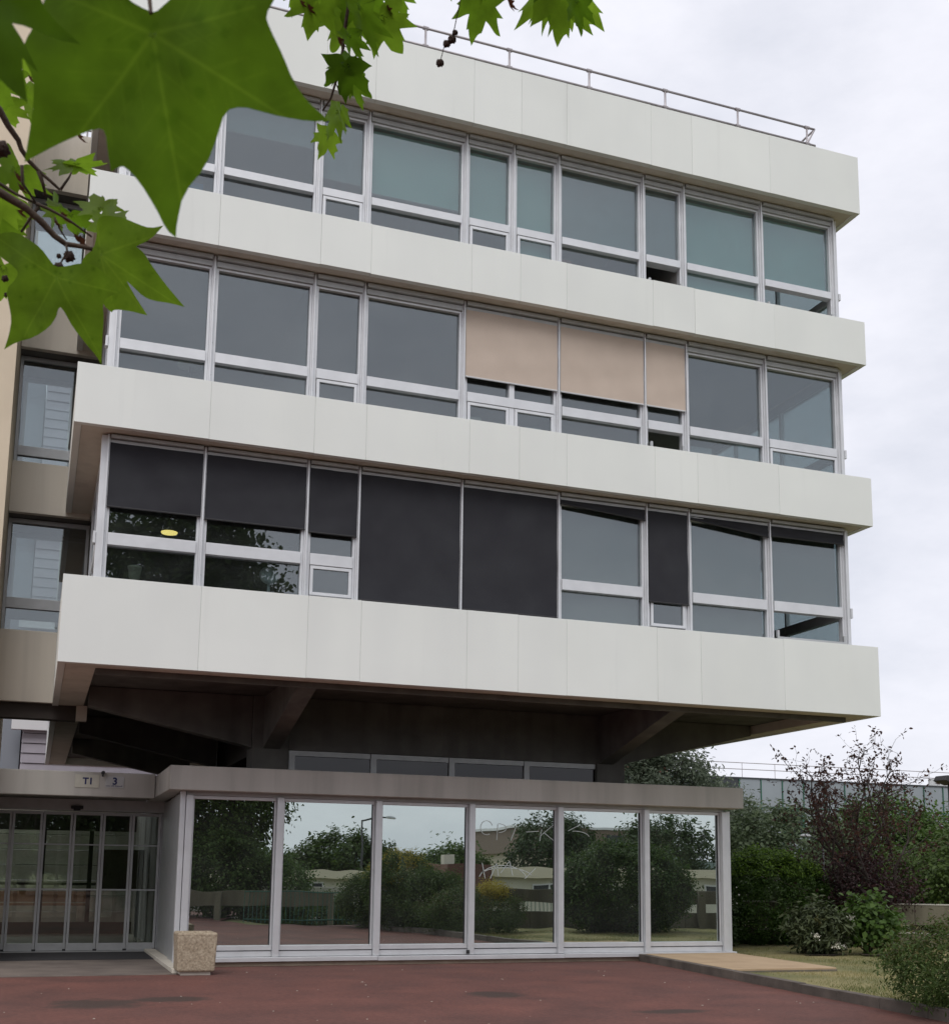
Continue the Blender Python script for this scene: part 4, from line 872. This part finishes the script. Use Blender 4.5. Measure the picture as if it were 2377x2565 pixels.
# ------------------------------------------------------------------ plane tree over the camera: trunk behind, low branch and leaves in front
PLF = leafmat('plane_leaf', (.052, .112, .007), (.122, .215, .02),   .70, .45, (1.75, 1.65, 1.1), .3, mottle=.30)
PLD = leafmat('plane_leaf_withered', (.07, .028, .016), (.11, .045, .02), .3, .8)
BALL = mat('seed_ball', (.045, .025, .018), .95, var=.4, scale=200)
pt = thing('plane_tree', 'plane tree whose low leafy branches hang into view at top left', 'tree', (3.2, -20.3, 0))
T_ = lambda o: part_of(o, pt)
rs = np.random.RandomState(5)
tb = MB(); trk = limb(tb, rs, (3.2, -20.3, -.1), (3.6, -21.2, 11.0), .26, .10, 10, .02, 12)
cl = clumps(rs, (3.6, -21.8, 9.4), (3.7, 3.0, 5.4), 620, .35)
cl = cl[cl[:, 1] < -18.9]
for q in cl[:46]: limb(tb, rs, trk[rs.randint(4, 10)], q, .07, .012, 6, .06, 6)
lowb = [trk[3], (1.6, -19.5, 4.0), (-.6, -18.4, 4.05), tuple(px(-260, 120, 2.6)), tuple(px(-120, 300, 2.25)), tuple(px(-20, 368, 2.1))]
tb.tube(lowb, [.06, .045, .03, .018, .010, .0065], 9)
topb = [trk[5], (2.2, -19.2, 5.6), (1.2, -17.9, 5.1), tuple(px(720, -260, 3.5)), tuple(px(655, -10, 3.2))]
tb.tube(topb, [.06, .04, .02, .010, .005], 8)
topc = [(1.2, -17.9, 5.1), tuple(px(1120, -200, 3.5)), tuple(px(1110, -30, 3.2))]
tb.tube(topc, [.02, .009, .004], 8)
nearb = [(-.6, -18.4, 4.05), tuple(px(300, -420, 1.5)), tuple(px(290, -150, 1.22))]
tb.tube(nearb, [.03, .010, .005], 8)
T_(tb.build('trunk', BARK, None, smooth=True))
lp = spray(rs, cl, 75, .32); lp = lp[(lp[:, 1] < -18.7) & (lp[:, 2] > 2.6)]
leaf_mesh('crown', lp, LF['plane'], pt, .17, rs, .8, .3)

HALF = [(0, 1.0), (7, .80), (13, .74), (16, .78), (22, .58), (27, .50), (33, .60), (41, .86), (44, .93), (49, .76), (57, .66), (62, .68), (70, .47), (80, .52), (92, .64), (97, .66), (108, .46), (128, .34), (150, .22), (172, .07)]
def half_outline(rg):
    o = []
    for sgn in (1, -1):
        h = [(a*sgn*rg.uniform(.96, 1.04), r_*rg.uniform(.9, 1.08)) for a, r_ in HALF]
        o.append(h)
    pts = [(math.sin(R(a))*r_, -math.cos(R(a))*r_) for a, r_ in o[0]]+[(math.sin(R(a))*r_, -math.cos(R(a))*r_) for a, r_ in reversed(o[1][1:])]
    return pts                             # base at the origin, tip near (0,-1)
def dens(pts, step):
    o = []
    for (x0, y0), (x1, y1) in zip(pts, pts[1:]+pts[:1]):
        n = max(1, int(math.hypot(x1-x0, y1-y0)/step))
        o += [(x0+(x1-x0)*i/n, y0+(y1-y0)*i/n) for i in range(n)]
    return o
def smooth_outline(pts, it=1):
    for _ in range(it):                    # corner cutting that keeps sharp tips
        q = []; n = len(pts)
        for i in range(n):
            p0, p1, p2 = np.array(pts[i-1]), np.array(pts[i]), np.array(pts[(i+1) % n])
            a, b = p0-p1, p2-p1; c = a@b/(np.linalg.norm(a)*np.linalg.norm(b)+1e-9)
            if c > -.2: q.append(tuple(p1))
            else: q += [tuple(p1*.75+p0*.25), tuple(p1*.75+p2*.25)]
        pts = q
    return pts
def sheet(name, outl, O, X, Y, Zn, mt, parent, tone, bend=.10, veins=False, cup=.06):
    """leaf blade: outline in (x right, y up) units about the stalk, mapped to O + x X + y Y, curved along Zn"""
    U = np.array(dens(smooth_outline(outl, 1), (.014 if veins else .035)*max(abs(np.array(outl)).max(), .5))); n = len(U); rings = [.10, .25, .42, .58, .74, .88, 1.0] if not veins else list(np.linspace(.02, 1, 56))
    V = [(0, 0)]
    for t in rings: V += [tuple(p*t) for p in U]
    V = np.array(V); r2 = (V**2).sum(1); an = np.arctan2(V[:, 0], -V[:, 1])
    w = -bend*r2+cup*r2*np.cos(an*4.0)*.6+.02*np.sin(V[:, 0]*9+tone*20)*np.sin(V[:, 1]*8)
    W = O+V[:, :1]*X+V[:, 1:2]*Y+w[:, None]*Zn*np.linalg.norm(Y)
    F = [(0, 1+(i+1) % n, 1+i, 1+i) for i in range(n)]
    tri = [(0, 1+i, 1+(i+1) % n) for i in range(n)]
    quads = [(1+k*n+i, 1+k*n+(i+1) % n, 1+(k+1)*n+(i+1) % n, 1+(k+1)*n+i) for k in range(len(rings)-1) for i in range(n)]
    tn = np.full(len(W), float(tone))
    if veins:                              # pale vein network, main ribs with side veins
        segs = []
        for (x, y) in veins:
            segs.append((0, 0, x, y, .011))
            for t in np.linspace(.16, .86, 7):
                for sg in (-1, 1):
                    t = t+.045*math.sin(t*37+sg*2+x*9); l = (.30+.06*math.sin(t*23+y*7))*(1-.55*t); segs.append((x*t, y*t, x*t+(x*.75-y*sg*.8)*l, y*t+(y*.75+x*sg*.8)*l, .0055))
        for (x0, y0, x1, y1, wd) in segs:
            d = np.array([x1-x0, y1-y0]); q = V-np.array([x0, y0]); t = np.clip((q@d)/(d@d), 0, 1); ds = np.linalg.norm(q-t[:, None]*d, axis=1)
            tn = np.maximum(tn, tone+(.34 if wd > .008 else .13)*np.exp(-(ds/(wd*(1.15-.6*t)))**2))
        rq = np.random.RandomState(int(tone*100)); 
        for _ in range(26):                # small blemishes
            c = V[rq.randint(len(V))]; tn -= rq.uniform(.1, .5)*np.exp(-(np.linalg.norm(V-c, axis=1)/rq.uniform(.008, .03))**2)
    mb = MB(); mb.v = [tuple(p) for p in W]; mb.f = tri+quads
    me = bpy.data.meshes.new(name); me.from_pydata(mb.v, [], mb.f); me.materials.append(mt); me.update()
    a = me.attributes.new('tone', 'FLOAT', 'POINT'); a.data.foreach_set('value', tn.astype(np.float32))
    me.polygons.foreach_set('use_smooth', [True]*len(me.polygons))
    o = bpy.data.objects.new(name, me); col.objects.link(o); part_of(o, parent)
    return o
def place(base, tip, d0, d1, tilt=0., tone=.5, outl=None, mt=None, bend=.12, width=1., seed=0):
    """leaf from stalk pixel to tip pixel, at distances d0/d1 from the camera; tilt turns it about its length"""
    rg = random.Random(seed*7+1); A, B = px(*base, d0), px(*tip, d1)
    Y = -(B-A); s = np.linalg.norm(Y); yh = Y/s
    view = (A-CAM); view /= np.linalg.norm(view)
    X = np.cross(view, yh); X /= np.linalg.norm(X); X = -X if X@_r < 0 else X
    Zn = np.cross(X, yh)
    X2 = X*math.cos(tilt)+Zn*math.sin(tilt); Z2 = np.cross(X2, yh)
    if Z2@view > 0: Z2 = -Z2
    return sheet('leaf', outl or half_outline(rg), A, X2*s*width, Y, Z2, mt or PLF, pt, tone, bend)
def traced(pts, base, d, tone, bend, veins=None, tilt=(0, 0)):
    """leaf outline traced in view pixels, laid on its own plane at distance d, tipped by tilt (right, up)"""
    O = px(*base, d); c = O-CAM; k = 2377/1848/FPX*(c@_f)
    X = _r*k+_f*k*tilt[0]; Yv = _u*k+_f*k*tilt[1]
    L_ = max(math.hypot(x-base[0], y-base[1]) for x, y in pts)
    # undo the small foreshortening of the tipped plane so that the outline keeps its shape
    out = []
    for x, y in pts:
        v = px(x, y, 1.0)-CAM; n = np.cross(X, Yv); t = ((O-CAM)@n)/(v@n); q = CAM+v*t-O
        M = np.stack([X, Yv], 1); s = np.linalg.lstsq(M, q, rcond=None)[0]; out.append((s[0]/L_, s[1]/L_))
    Z = np.cross(X, Yv); Z /= np.linalg.norm(Z); Z = Z if Z@_f < 0 else -Z
    return sheet('leaf', out, O, X*L_, Yv*L_, Z, PLF, pt, tone, bend, veins)
z1 = lambda p: (p[0]*.5049, p[1]*.5049)
BIG = [(575, 42), (540, 25), (505, 5), (470, -40), (400, -110), (300, -170), (210, -150), (180, -60), (165, 0), (155, 60), (90, 170), (90, 220), (130, 300), (128, 390), (105, 500), (80, 622), (160, 578), (240, 540), (375, 490), (405, 505), (415, 590), (428, 662), (455, 645), (485, 642), (540, 700), (600, 800), (640, 885), (678, 917), (682, 862), (706, 745), (790, 640), (835, 530), (868, 425), (930, 408), (1010, 428), (1080, 447), (1200, 466), (1268, 462), (1185, 390), (1130, 310), (1090, 210), (1042, 110), (1025, 60), (1060, 0), (1110, -110), (1000, -160), (820, -120), (700, -50), (630, 20), (600, 48)]
traced([z1(p) for p in BIG], z1((590, 130)), 1.15, .15, .05, [(.10, -.95), (-.57, -.60), (.74, -.40), (-.42, .15), (.50, .12)], tilt=(.05, -.35))
T_(MB().tube([px(*z1((584, 52)), 1.15), px(*z1((578, 0)), 1.16), nearb[-1]], [.0016, .0018, .003], 6).build('stalk', TWIG, None))
z2 = lambda p: (p[0]*.2808, 155.5+p[1]*.2808)
LA = [(385, 1300), (335, 1232), (290, 1170), (210, 1112), (100, 1052), (0, 1055), (-70, 1090), (-80, 1180), (0, 1235), (100, 1300), (128, 1340), (100, 1392), (42, 1452), (60, 1560), (66, 1660), (34, 1760), (-12, 1872), (80, 1820), (230, 1788), (340, 1718), (393, 1640), (405, 1590), (425, 1576), (452, 1612), (500, 1720), (590, 1840), (650, 1912), (681, 1976), (700, 1800), (711, 1650), (700, 1552), (740, 1500), (832, 1480), (745, 1360), (652, 1277), (550, 1270), (460, 1292)]
LB = [(650, 1172), (672, 1080), (668, 990), (700, 942), (760, 940), (850, 952), (960, 1000), (1040, 1026), (1132, 1005), (1050, 1102), (948, 1156), (1002, 1200), (1042, 1270), (1130, 1392), (1210, 1492), (1278, 1571), (1180, 1546), (1060, 1530), (990, 1500), (930, 1440), (880, 1395), (902, 1440), (952, 1522), (1021, 1632), (900, 1602), (795, 1590), (772, 1612), (715, 1560), (705, 1500), (640, 1400), (560, 1300), (580, 1230)]
traced([z2(p) for p in LB], z2((700, 1210)), 2.15, .55, .10, [(.80, .30), (.90, -.55), (.50, -.68), (-.02, .36), (.1, -.55)], tilt=(.15, -.25))
traced([z2(p) for p in LA], z2((395, 1370)), 2.0, .5, .10, [(-.60, .38), (-.60, -.75), (.42, -.88), (.62, -.16)], tilt=(-.1, -.3))
# dark leaf edge at far left and small leaves of the same branch
place((-75, -60), (60, 222), 1.10, 1.06, .25, .0, seed=2, width=.72)
for i, (b, t_, d, tl, tn, w) in enumerate((((198, 408), (182, 366), 2.3, .3, .9, 1.3), ((205, 440), (216, 380), 2.25, -.5, .8, .9), ((140, 325), (98, 300), 2.5, .9, .7, 1.1), ((150, 318), (188, 352), 2.5, .8, .6, 1.3), ((30, 330), (-20, 352), 2.4, .3, .5, 1.2), ((42, 330), (52, 400), 2.45, .6, .6, 1.1), ((28, 390), (-10, 440), 2.35, .2, .8, 1.1), ((118, 420), (98, 378), 2.5, .7, .6, 1.1), ((138, 418), (150, 470), 2.4, .5, .2, 1.2), ((10, 200), (30, 262), 2.6, .5, .7, 1.0), ((52, 168), (50, 246), 2.6, .9, .85, .8), ((-8, 150), (12, 230), 2.5, .2, .45, 1.2), ((-12, 430), (20, 500), 2.3, .4, .4, 1.0), ((8, 520), (-14, 600), 2.45, .2, .7, 1.0), ((40, 110), (62, 165), 2.7, .8, .8, .8), ((-5, 380), (-30, 460), 2.2, .1, .9, 1.0), ((112, 400), (90, 446), 2.55, 1.0, .3, 1.0))):
    place(b, t_, d, d+.03, tl, tn, seed=20+i, width=w, bend=.25)
z3 = lambda x, y: (544+x*.3534, y*.3534)
for i, (b, t_, d, tl, tn, w) in enumerate((((205, -20), (150, 232), 3.2, .15, .55, .95), ((385, 40), (268, 322), 3.25, .2, .6, .75), ((90, -70), (62, 98), 3.3, .3, .5, .7), ((440, 30), (528, 338), 3.15, .75, .25, .6), ((560, 90), (692, 322), 3.2, .1, .65, .95), ((640, -40), (700, 105), 3.3, .4, .4, .9), ((385, 190), (452, 366), 3.1, .8, .0, .8), ((420, 0), (480, 250), 3.22, .3, .35, .9), ((300, -60), (330, 90), 3.3, .2, .8, .9), ((365, 352), (355, 592), 3.12, .3, .05, .95), ((400, 430), (450, 628), 3.2, .7, .3, .7), ((325, 612), (240, 775), 3.1, .75, .75, .8), ((270, 740), (204, 880), 3.15, .3, .95, .85), ((510, -60), (570, 120), 3.35, .2, .1, 1.0), ((200, 60), (285, 30), 3.3, .5, .5, .9), ((340, 600), (352, 760), 3.05, 1.0, .6, .6), ((375, 345), (430, 410), 3.15, .5, .15, 1.2), ((375, 350), (232, 470), 3.14, .6, .05, .7),
        ((1120, -30), (1050, 254), 3.2, .15, .35, .8), ((1130, -40), (1180, 75), 3.25, .4, .4, .8), ((1565, -60), (1524, 292), 3.1, .1, .6, .85), ((1640, 0), (1646, 216), 3.0, .6, .0, .75), ((1600, -90), (1778, 176), 3.2, .2, .9, .75), ((1500, -80), (1288, 146), 3.2, .3, .7, .7), ((1480, -90), (1475, 150), 3.15, .5, .25, .9), ((930, -60), (945, 16), 3.3, .5, .5, .9))):
    place(z3(*b), z3(*t_), d, d+.02, tl, tn, seed=60+i, width=w, bend=.2)
for i, (x, y, h_) in enumerate(((160, 70, 60), (118, 35, 45), (325, 250, 60), (1262, 45, 70), (590, 85, 70), (320, 515, 60))):
    place(z3(x, y-h_*.6), z3(x+8, y+h_*.6), 3.2, 3.22, 1.0, .5, seed=120+i, width=.55, mt=PLD, bend=.5)
for i, (x, y, h_) in enumerate(((32, 352, 22), (38, 372, 20), (35, 418, 22), (120, 428, 24), (154, 478, 30), (108, 440, 14), (58, 160, 16), (152, 272, 20), (146, 470, 22))):
    place((x, y-h_*.5), (x+4, y+h_*.6), 2.3, 2.32, 1.1, .5, seed=140+i, width=.6, mt=PLD, bend=.5)
# twigs
tw = MB()
def twig(pts, d, r0, r1): T_(MB().tube([px(*p, d) for p in pts], [r0+(r1-r0)*i/(len(pts)-1) for i in range(len(pts))], 7).build('twig', TWIG, None, smooth=True))
twig([(-20, 368), z2((0, 780)), z2((90, 835)), z2((180, 888)), z2((290, 985)), z2((380, 1082)), z2((460, 1140)), z2((560, 1155)), z2((645, 1175))], 2.1, .0075, .0032)
twig([(-20, 190), z2((0, 210)), z2((60, 320)), z2((130, 420)), z2((150, 482)), z2((205, 565)), z2((290, 650)), z2((350, 700)), z2((420, 765))], 2.3, .0062, .0022)
twig([z2((270, 632)), z2((300, 720)), z2((320, 805))], 2.3, .004, .002); twig([z2((155, 590)), z2((160, 720)), z2((250, 850))], 2.25, .0028, .0018)
twig([(-20, 352), z2((0, 720)), z2((110, 790)), z2((250, 858))], 2.25, .0035, .002); twig([z2((250, 855)), z2((350, 900)), z2((480, 972)), z2((640, 1090))], 2.25, .003, .0016)
twig([z2((270, 880)), z2((220, 950)), z2((150, 1055))], 2.25, .003, .0018); twig([z2((420, 765)), z2((480, 680)), z2((500, 640))], 2.35, .0025, .0015); twig([z2((380, 950)), z2((420, 1040)), z2((465, 1110))], 2.3, .0018, .0012)
twig([(655, -10), z3(390, -20), z3(368, 120), z3(350, 280), z3(312, 450), z3(285, 540), z3(238, 612)], 3.2, .005, .0022)
twig([(1110, -30), z3(1500, -60), z3(1565, -60)], 3.2, .004, .002); twig([z3(1010, -40), z3(1000, -10), z3(962, 170), z3(940, 230), z3(910, 250), z3(888, 335)], 3.2, .0012, .001)
twig([z2((460, 1140)), z2((470, 1190)), z2((440, 1240)), z2((415, 1290))], 2.08, .002, .0012)
def ball(c, r_):
    bm = bmesh.new(); bmesh.ops.create_icosphere(bm, subdivisions=3, radius=r_); rg = random.Random(3)
    for v in bm.verts: v.co *= 1+(.28 if rg.random() < .3 else -.06)*rg.random()
    me = bpy.data.meshes.new('seed_ball'); bm.to_mesh(me); bm.free(); me.materials.append(BALL)
    o = bpy.data.objects.new('seed_ball', me); col.objects.link(o); o.location = tuple(c); part_of(o, pt)
for (x, y, r_) in ((968, 180, 13), (951, 218, 19), (922, 241, 17), (885, 347, 18)): ball(px(*z3(x, y), 3.2), r_*.3534*1.2863/FPX*3.2)
for (x, y, r_, d) in ((10, 480, 48, 1.7), (412, 1300, 30, 2.05), (482, 1225, 33, 2.1), (412, 1222, 15, 2.1), (38, 1378, 20, 2.2), (48, 1490, 14, 2.2)): ball(px(*z2((x, y)), d), r_*.2808*1.2863/FPX*d)

# ------------------------------------------------------------------ things on the window sills
th = thing('table_lamp', 'white drum shade table lamp behind the second floor end window', 'lamp', (1.32, .85, 9.24))
part_of(MB().lathe((1.32, .85, 9.75), [(.20, 0), (.17, .16), (.165, .16), (.195, .002)], 24).build('lamp_shade', mat('lamp_shade', (.75, .70, .60), .8), None, smooth=True), th)
part_of(MB().lathe((1.32, .85, 8.64), [(.09, 0), (.09, .03), (.025, .06), (.02, .4), (.05, .6), (.02, .75), (.015, 1.12)], 16).build('lamp_base', mat('lamp_base', (.12, .09, .07), .5), None, smooth=True), th)
pd = thing('pendant_lamp', 'lit yellow pendant lamp inside the first floor corner room', 'lamp', (1.25, 2.2, 7.2))
part_of(MB().lathe((1.25, 2.2, 7.30), [(.17, 0), (.17, .03), (.05, .09), (.03, .09)], 24).build('lamp_shade', mat('enamel_shade', (.3, .27, .2), .5), None, smooth=True), pd)
part_of(MB().lathe((1.25, 2.2, 7.275), [(.13, 0), (.14, .02), (.14, .024)], 20).build('bulb', emit('bulb_glow', (1., .72, .22), 2.2), None), pd)
part_of(MB().tube([(1.25, 2.2, 7.39), (1.25, 2.2, 8.21)], .006, 6).build('cord', DARK, None), pd)
po = thing('flower_pot', 'cream flower pot on the first floor window sill', 'pot', (.62, .66, 6.0))
part_of(MB().lathe((.62, .66, 5.98), [(.07, 0), (.10, .24), (.11, .24), (.11, .28), (.095, .28), (.09, .25)], 20).build('pot', mat('cream_pot', (.72, .66, .52), .5), None, smooth=True), po)
tag(box('window_shelf', INT, None, .2, 13.6, .53, .80, 5.90, 5.975), 'interior shelf running behind the first floor windows', 'shelf')
fn = thing('desk_fan', 'white desk fan on the first floor window shelf', 'fan', (2.72, .68, 5.98))
part_of(MB().lathe((2.72, .68, 5.976), [(.10, 0), (.10, .02), (.03, .04), (.02, .22), (.02, .26)], 16).build('stand', WF, None, smooth=True), fn)
o = MB().lathe((0, 0, 0), [(.02, -.06), (.12, -.05), (.16, 0), (.12, .05), (.02, .06)], 20).build('fan_head', WF, None, smooth=True); o.data.transform(Matrix.Translation((2.72, .66, 6.32)) @ Matrix.Rotation(R(80), 4, 'X')); part_of(o, fn)
tag(box('window_shelf', INT, None, .2, 13.6, .53, .80, 12.42, 12.50), 'interior shelf running behind the third floor windows', 'shelf')
tag(box('storage_box', mat('red_carton', (.36, .12, .09), .7), None, 7.80, 8.05, .56, .78, 12.502, 12.80), 'red and white carton on the third floor shelf', 'box')
for i, (a, b, h_) in enumerate(((8.15, 8.45, .10), (8.6, 9.25, .24))): tag(box('paper_stack', WF, None, a, b, .56, .76, 12.502, 12.502+h_), ('thin white paper stack beside the red carton', 'thick white paper stack on the third floor shelf')[i], 'paper')
tag(box('blue_folder', mat('blue_card', (.08, .28, .48), .6), None, 1.05, 1.35, .58, .7, 12.502, 12.86), 'bright blue folder standing on the third floor shelf', 'folder')
tag(box('white_carton', WF, None, .35, .75, .58, .8, 12.502, 12.78), 'white carton at the end of the third floor shelf', 'box')
tag(box('window_shelf', INT, None, .2, 13.6, .53, .80, 9.16, 9.24), 'interior shelf running behind the second floor windows', 'shelf')
for nm_, lab, ct, mt_, bb_ in (('paper_stack', 'leaning stack of cream papers under the first beige blind', 'paper', PLATE, (6.0, 6.32, .56, .76, 9.242, 9.50)), ('document_box', 'grey document box under the first beige blind', 'box', GREYBL, (7.15, 7.45, .56, .78, 9.242, 9.46)), ('white_printer', 'white printer beside the second floor end windows', 'printer', WF, (10.5, 10.95, .56, .79, 9.242, 9.56)), ('file_box', 'small white file box next to the printer', 'box', PLATE, (11.05, 11.25, .56, .78, 9.242, 9.40)), ('desk_tray', 'low white desk tray under the middle beige blind', 'tray', WF, (9.0, 9.3, .56, .78, 9.242, 9.33))):
    tag(box(nm_, mt_, None, *bb_, bevel=.008), lab, ct)
# short dry grass on the lawn and along the kerb
rs = np.random.RandomState(9); n = 52000
s_ = rs.uniform(-2.2, 9.5, n); w_ = rs.uniform(.14, 1, n)**1.6*11
gx = KA[0]+kd[0]*s_+w_; gy = KA[1]+kd[1]*s_+rs.uniform(-.2, .2, n)
keep = ~((gx < 12.3) & (gy > -1.4))
gx, gy = gx[keep], gy[keep]; n = len(gx); hh = rs.uniform(.012, .045, n)
lean = rs.normal(size=(n, 2))*.02; an = rs.uniform(0, 6.28, n); wv = .004
b0 = np.stack([gx, gy, np.full(n, lz-.01)], 1); dx = np.stack([np.cos(an)*wv, np.sin(an)*wv, np.zeros(n)], 1)
tp = b0+np.stack([lean[:, 0], lean[:, 1], hh+.012], 1)
V = np.stack([b0-dx, b0+dx, tp], 1).reshape(-1, 3); F = np.arange(3*n).reshape(-1, 3)
patch = .5+.5*np.sin(gx*1.9+1.3*np.sin(gy*1.1))*np.cos(gy*1.6+.7*np.sin(gx*.9))
gr = np_mesh('lawn_grass', V, F, leafmat('grass_blade', (.34, .29, .13), (.10, .13, .035), .3), None, np.repeat(np.clip(patch+rs.normal(size=n)*.25, 0, 1), 3))
tag(gr, 'short dry straw coloured grass of the lawn', 'grass', kind='stuff')
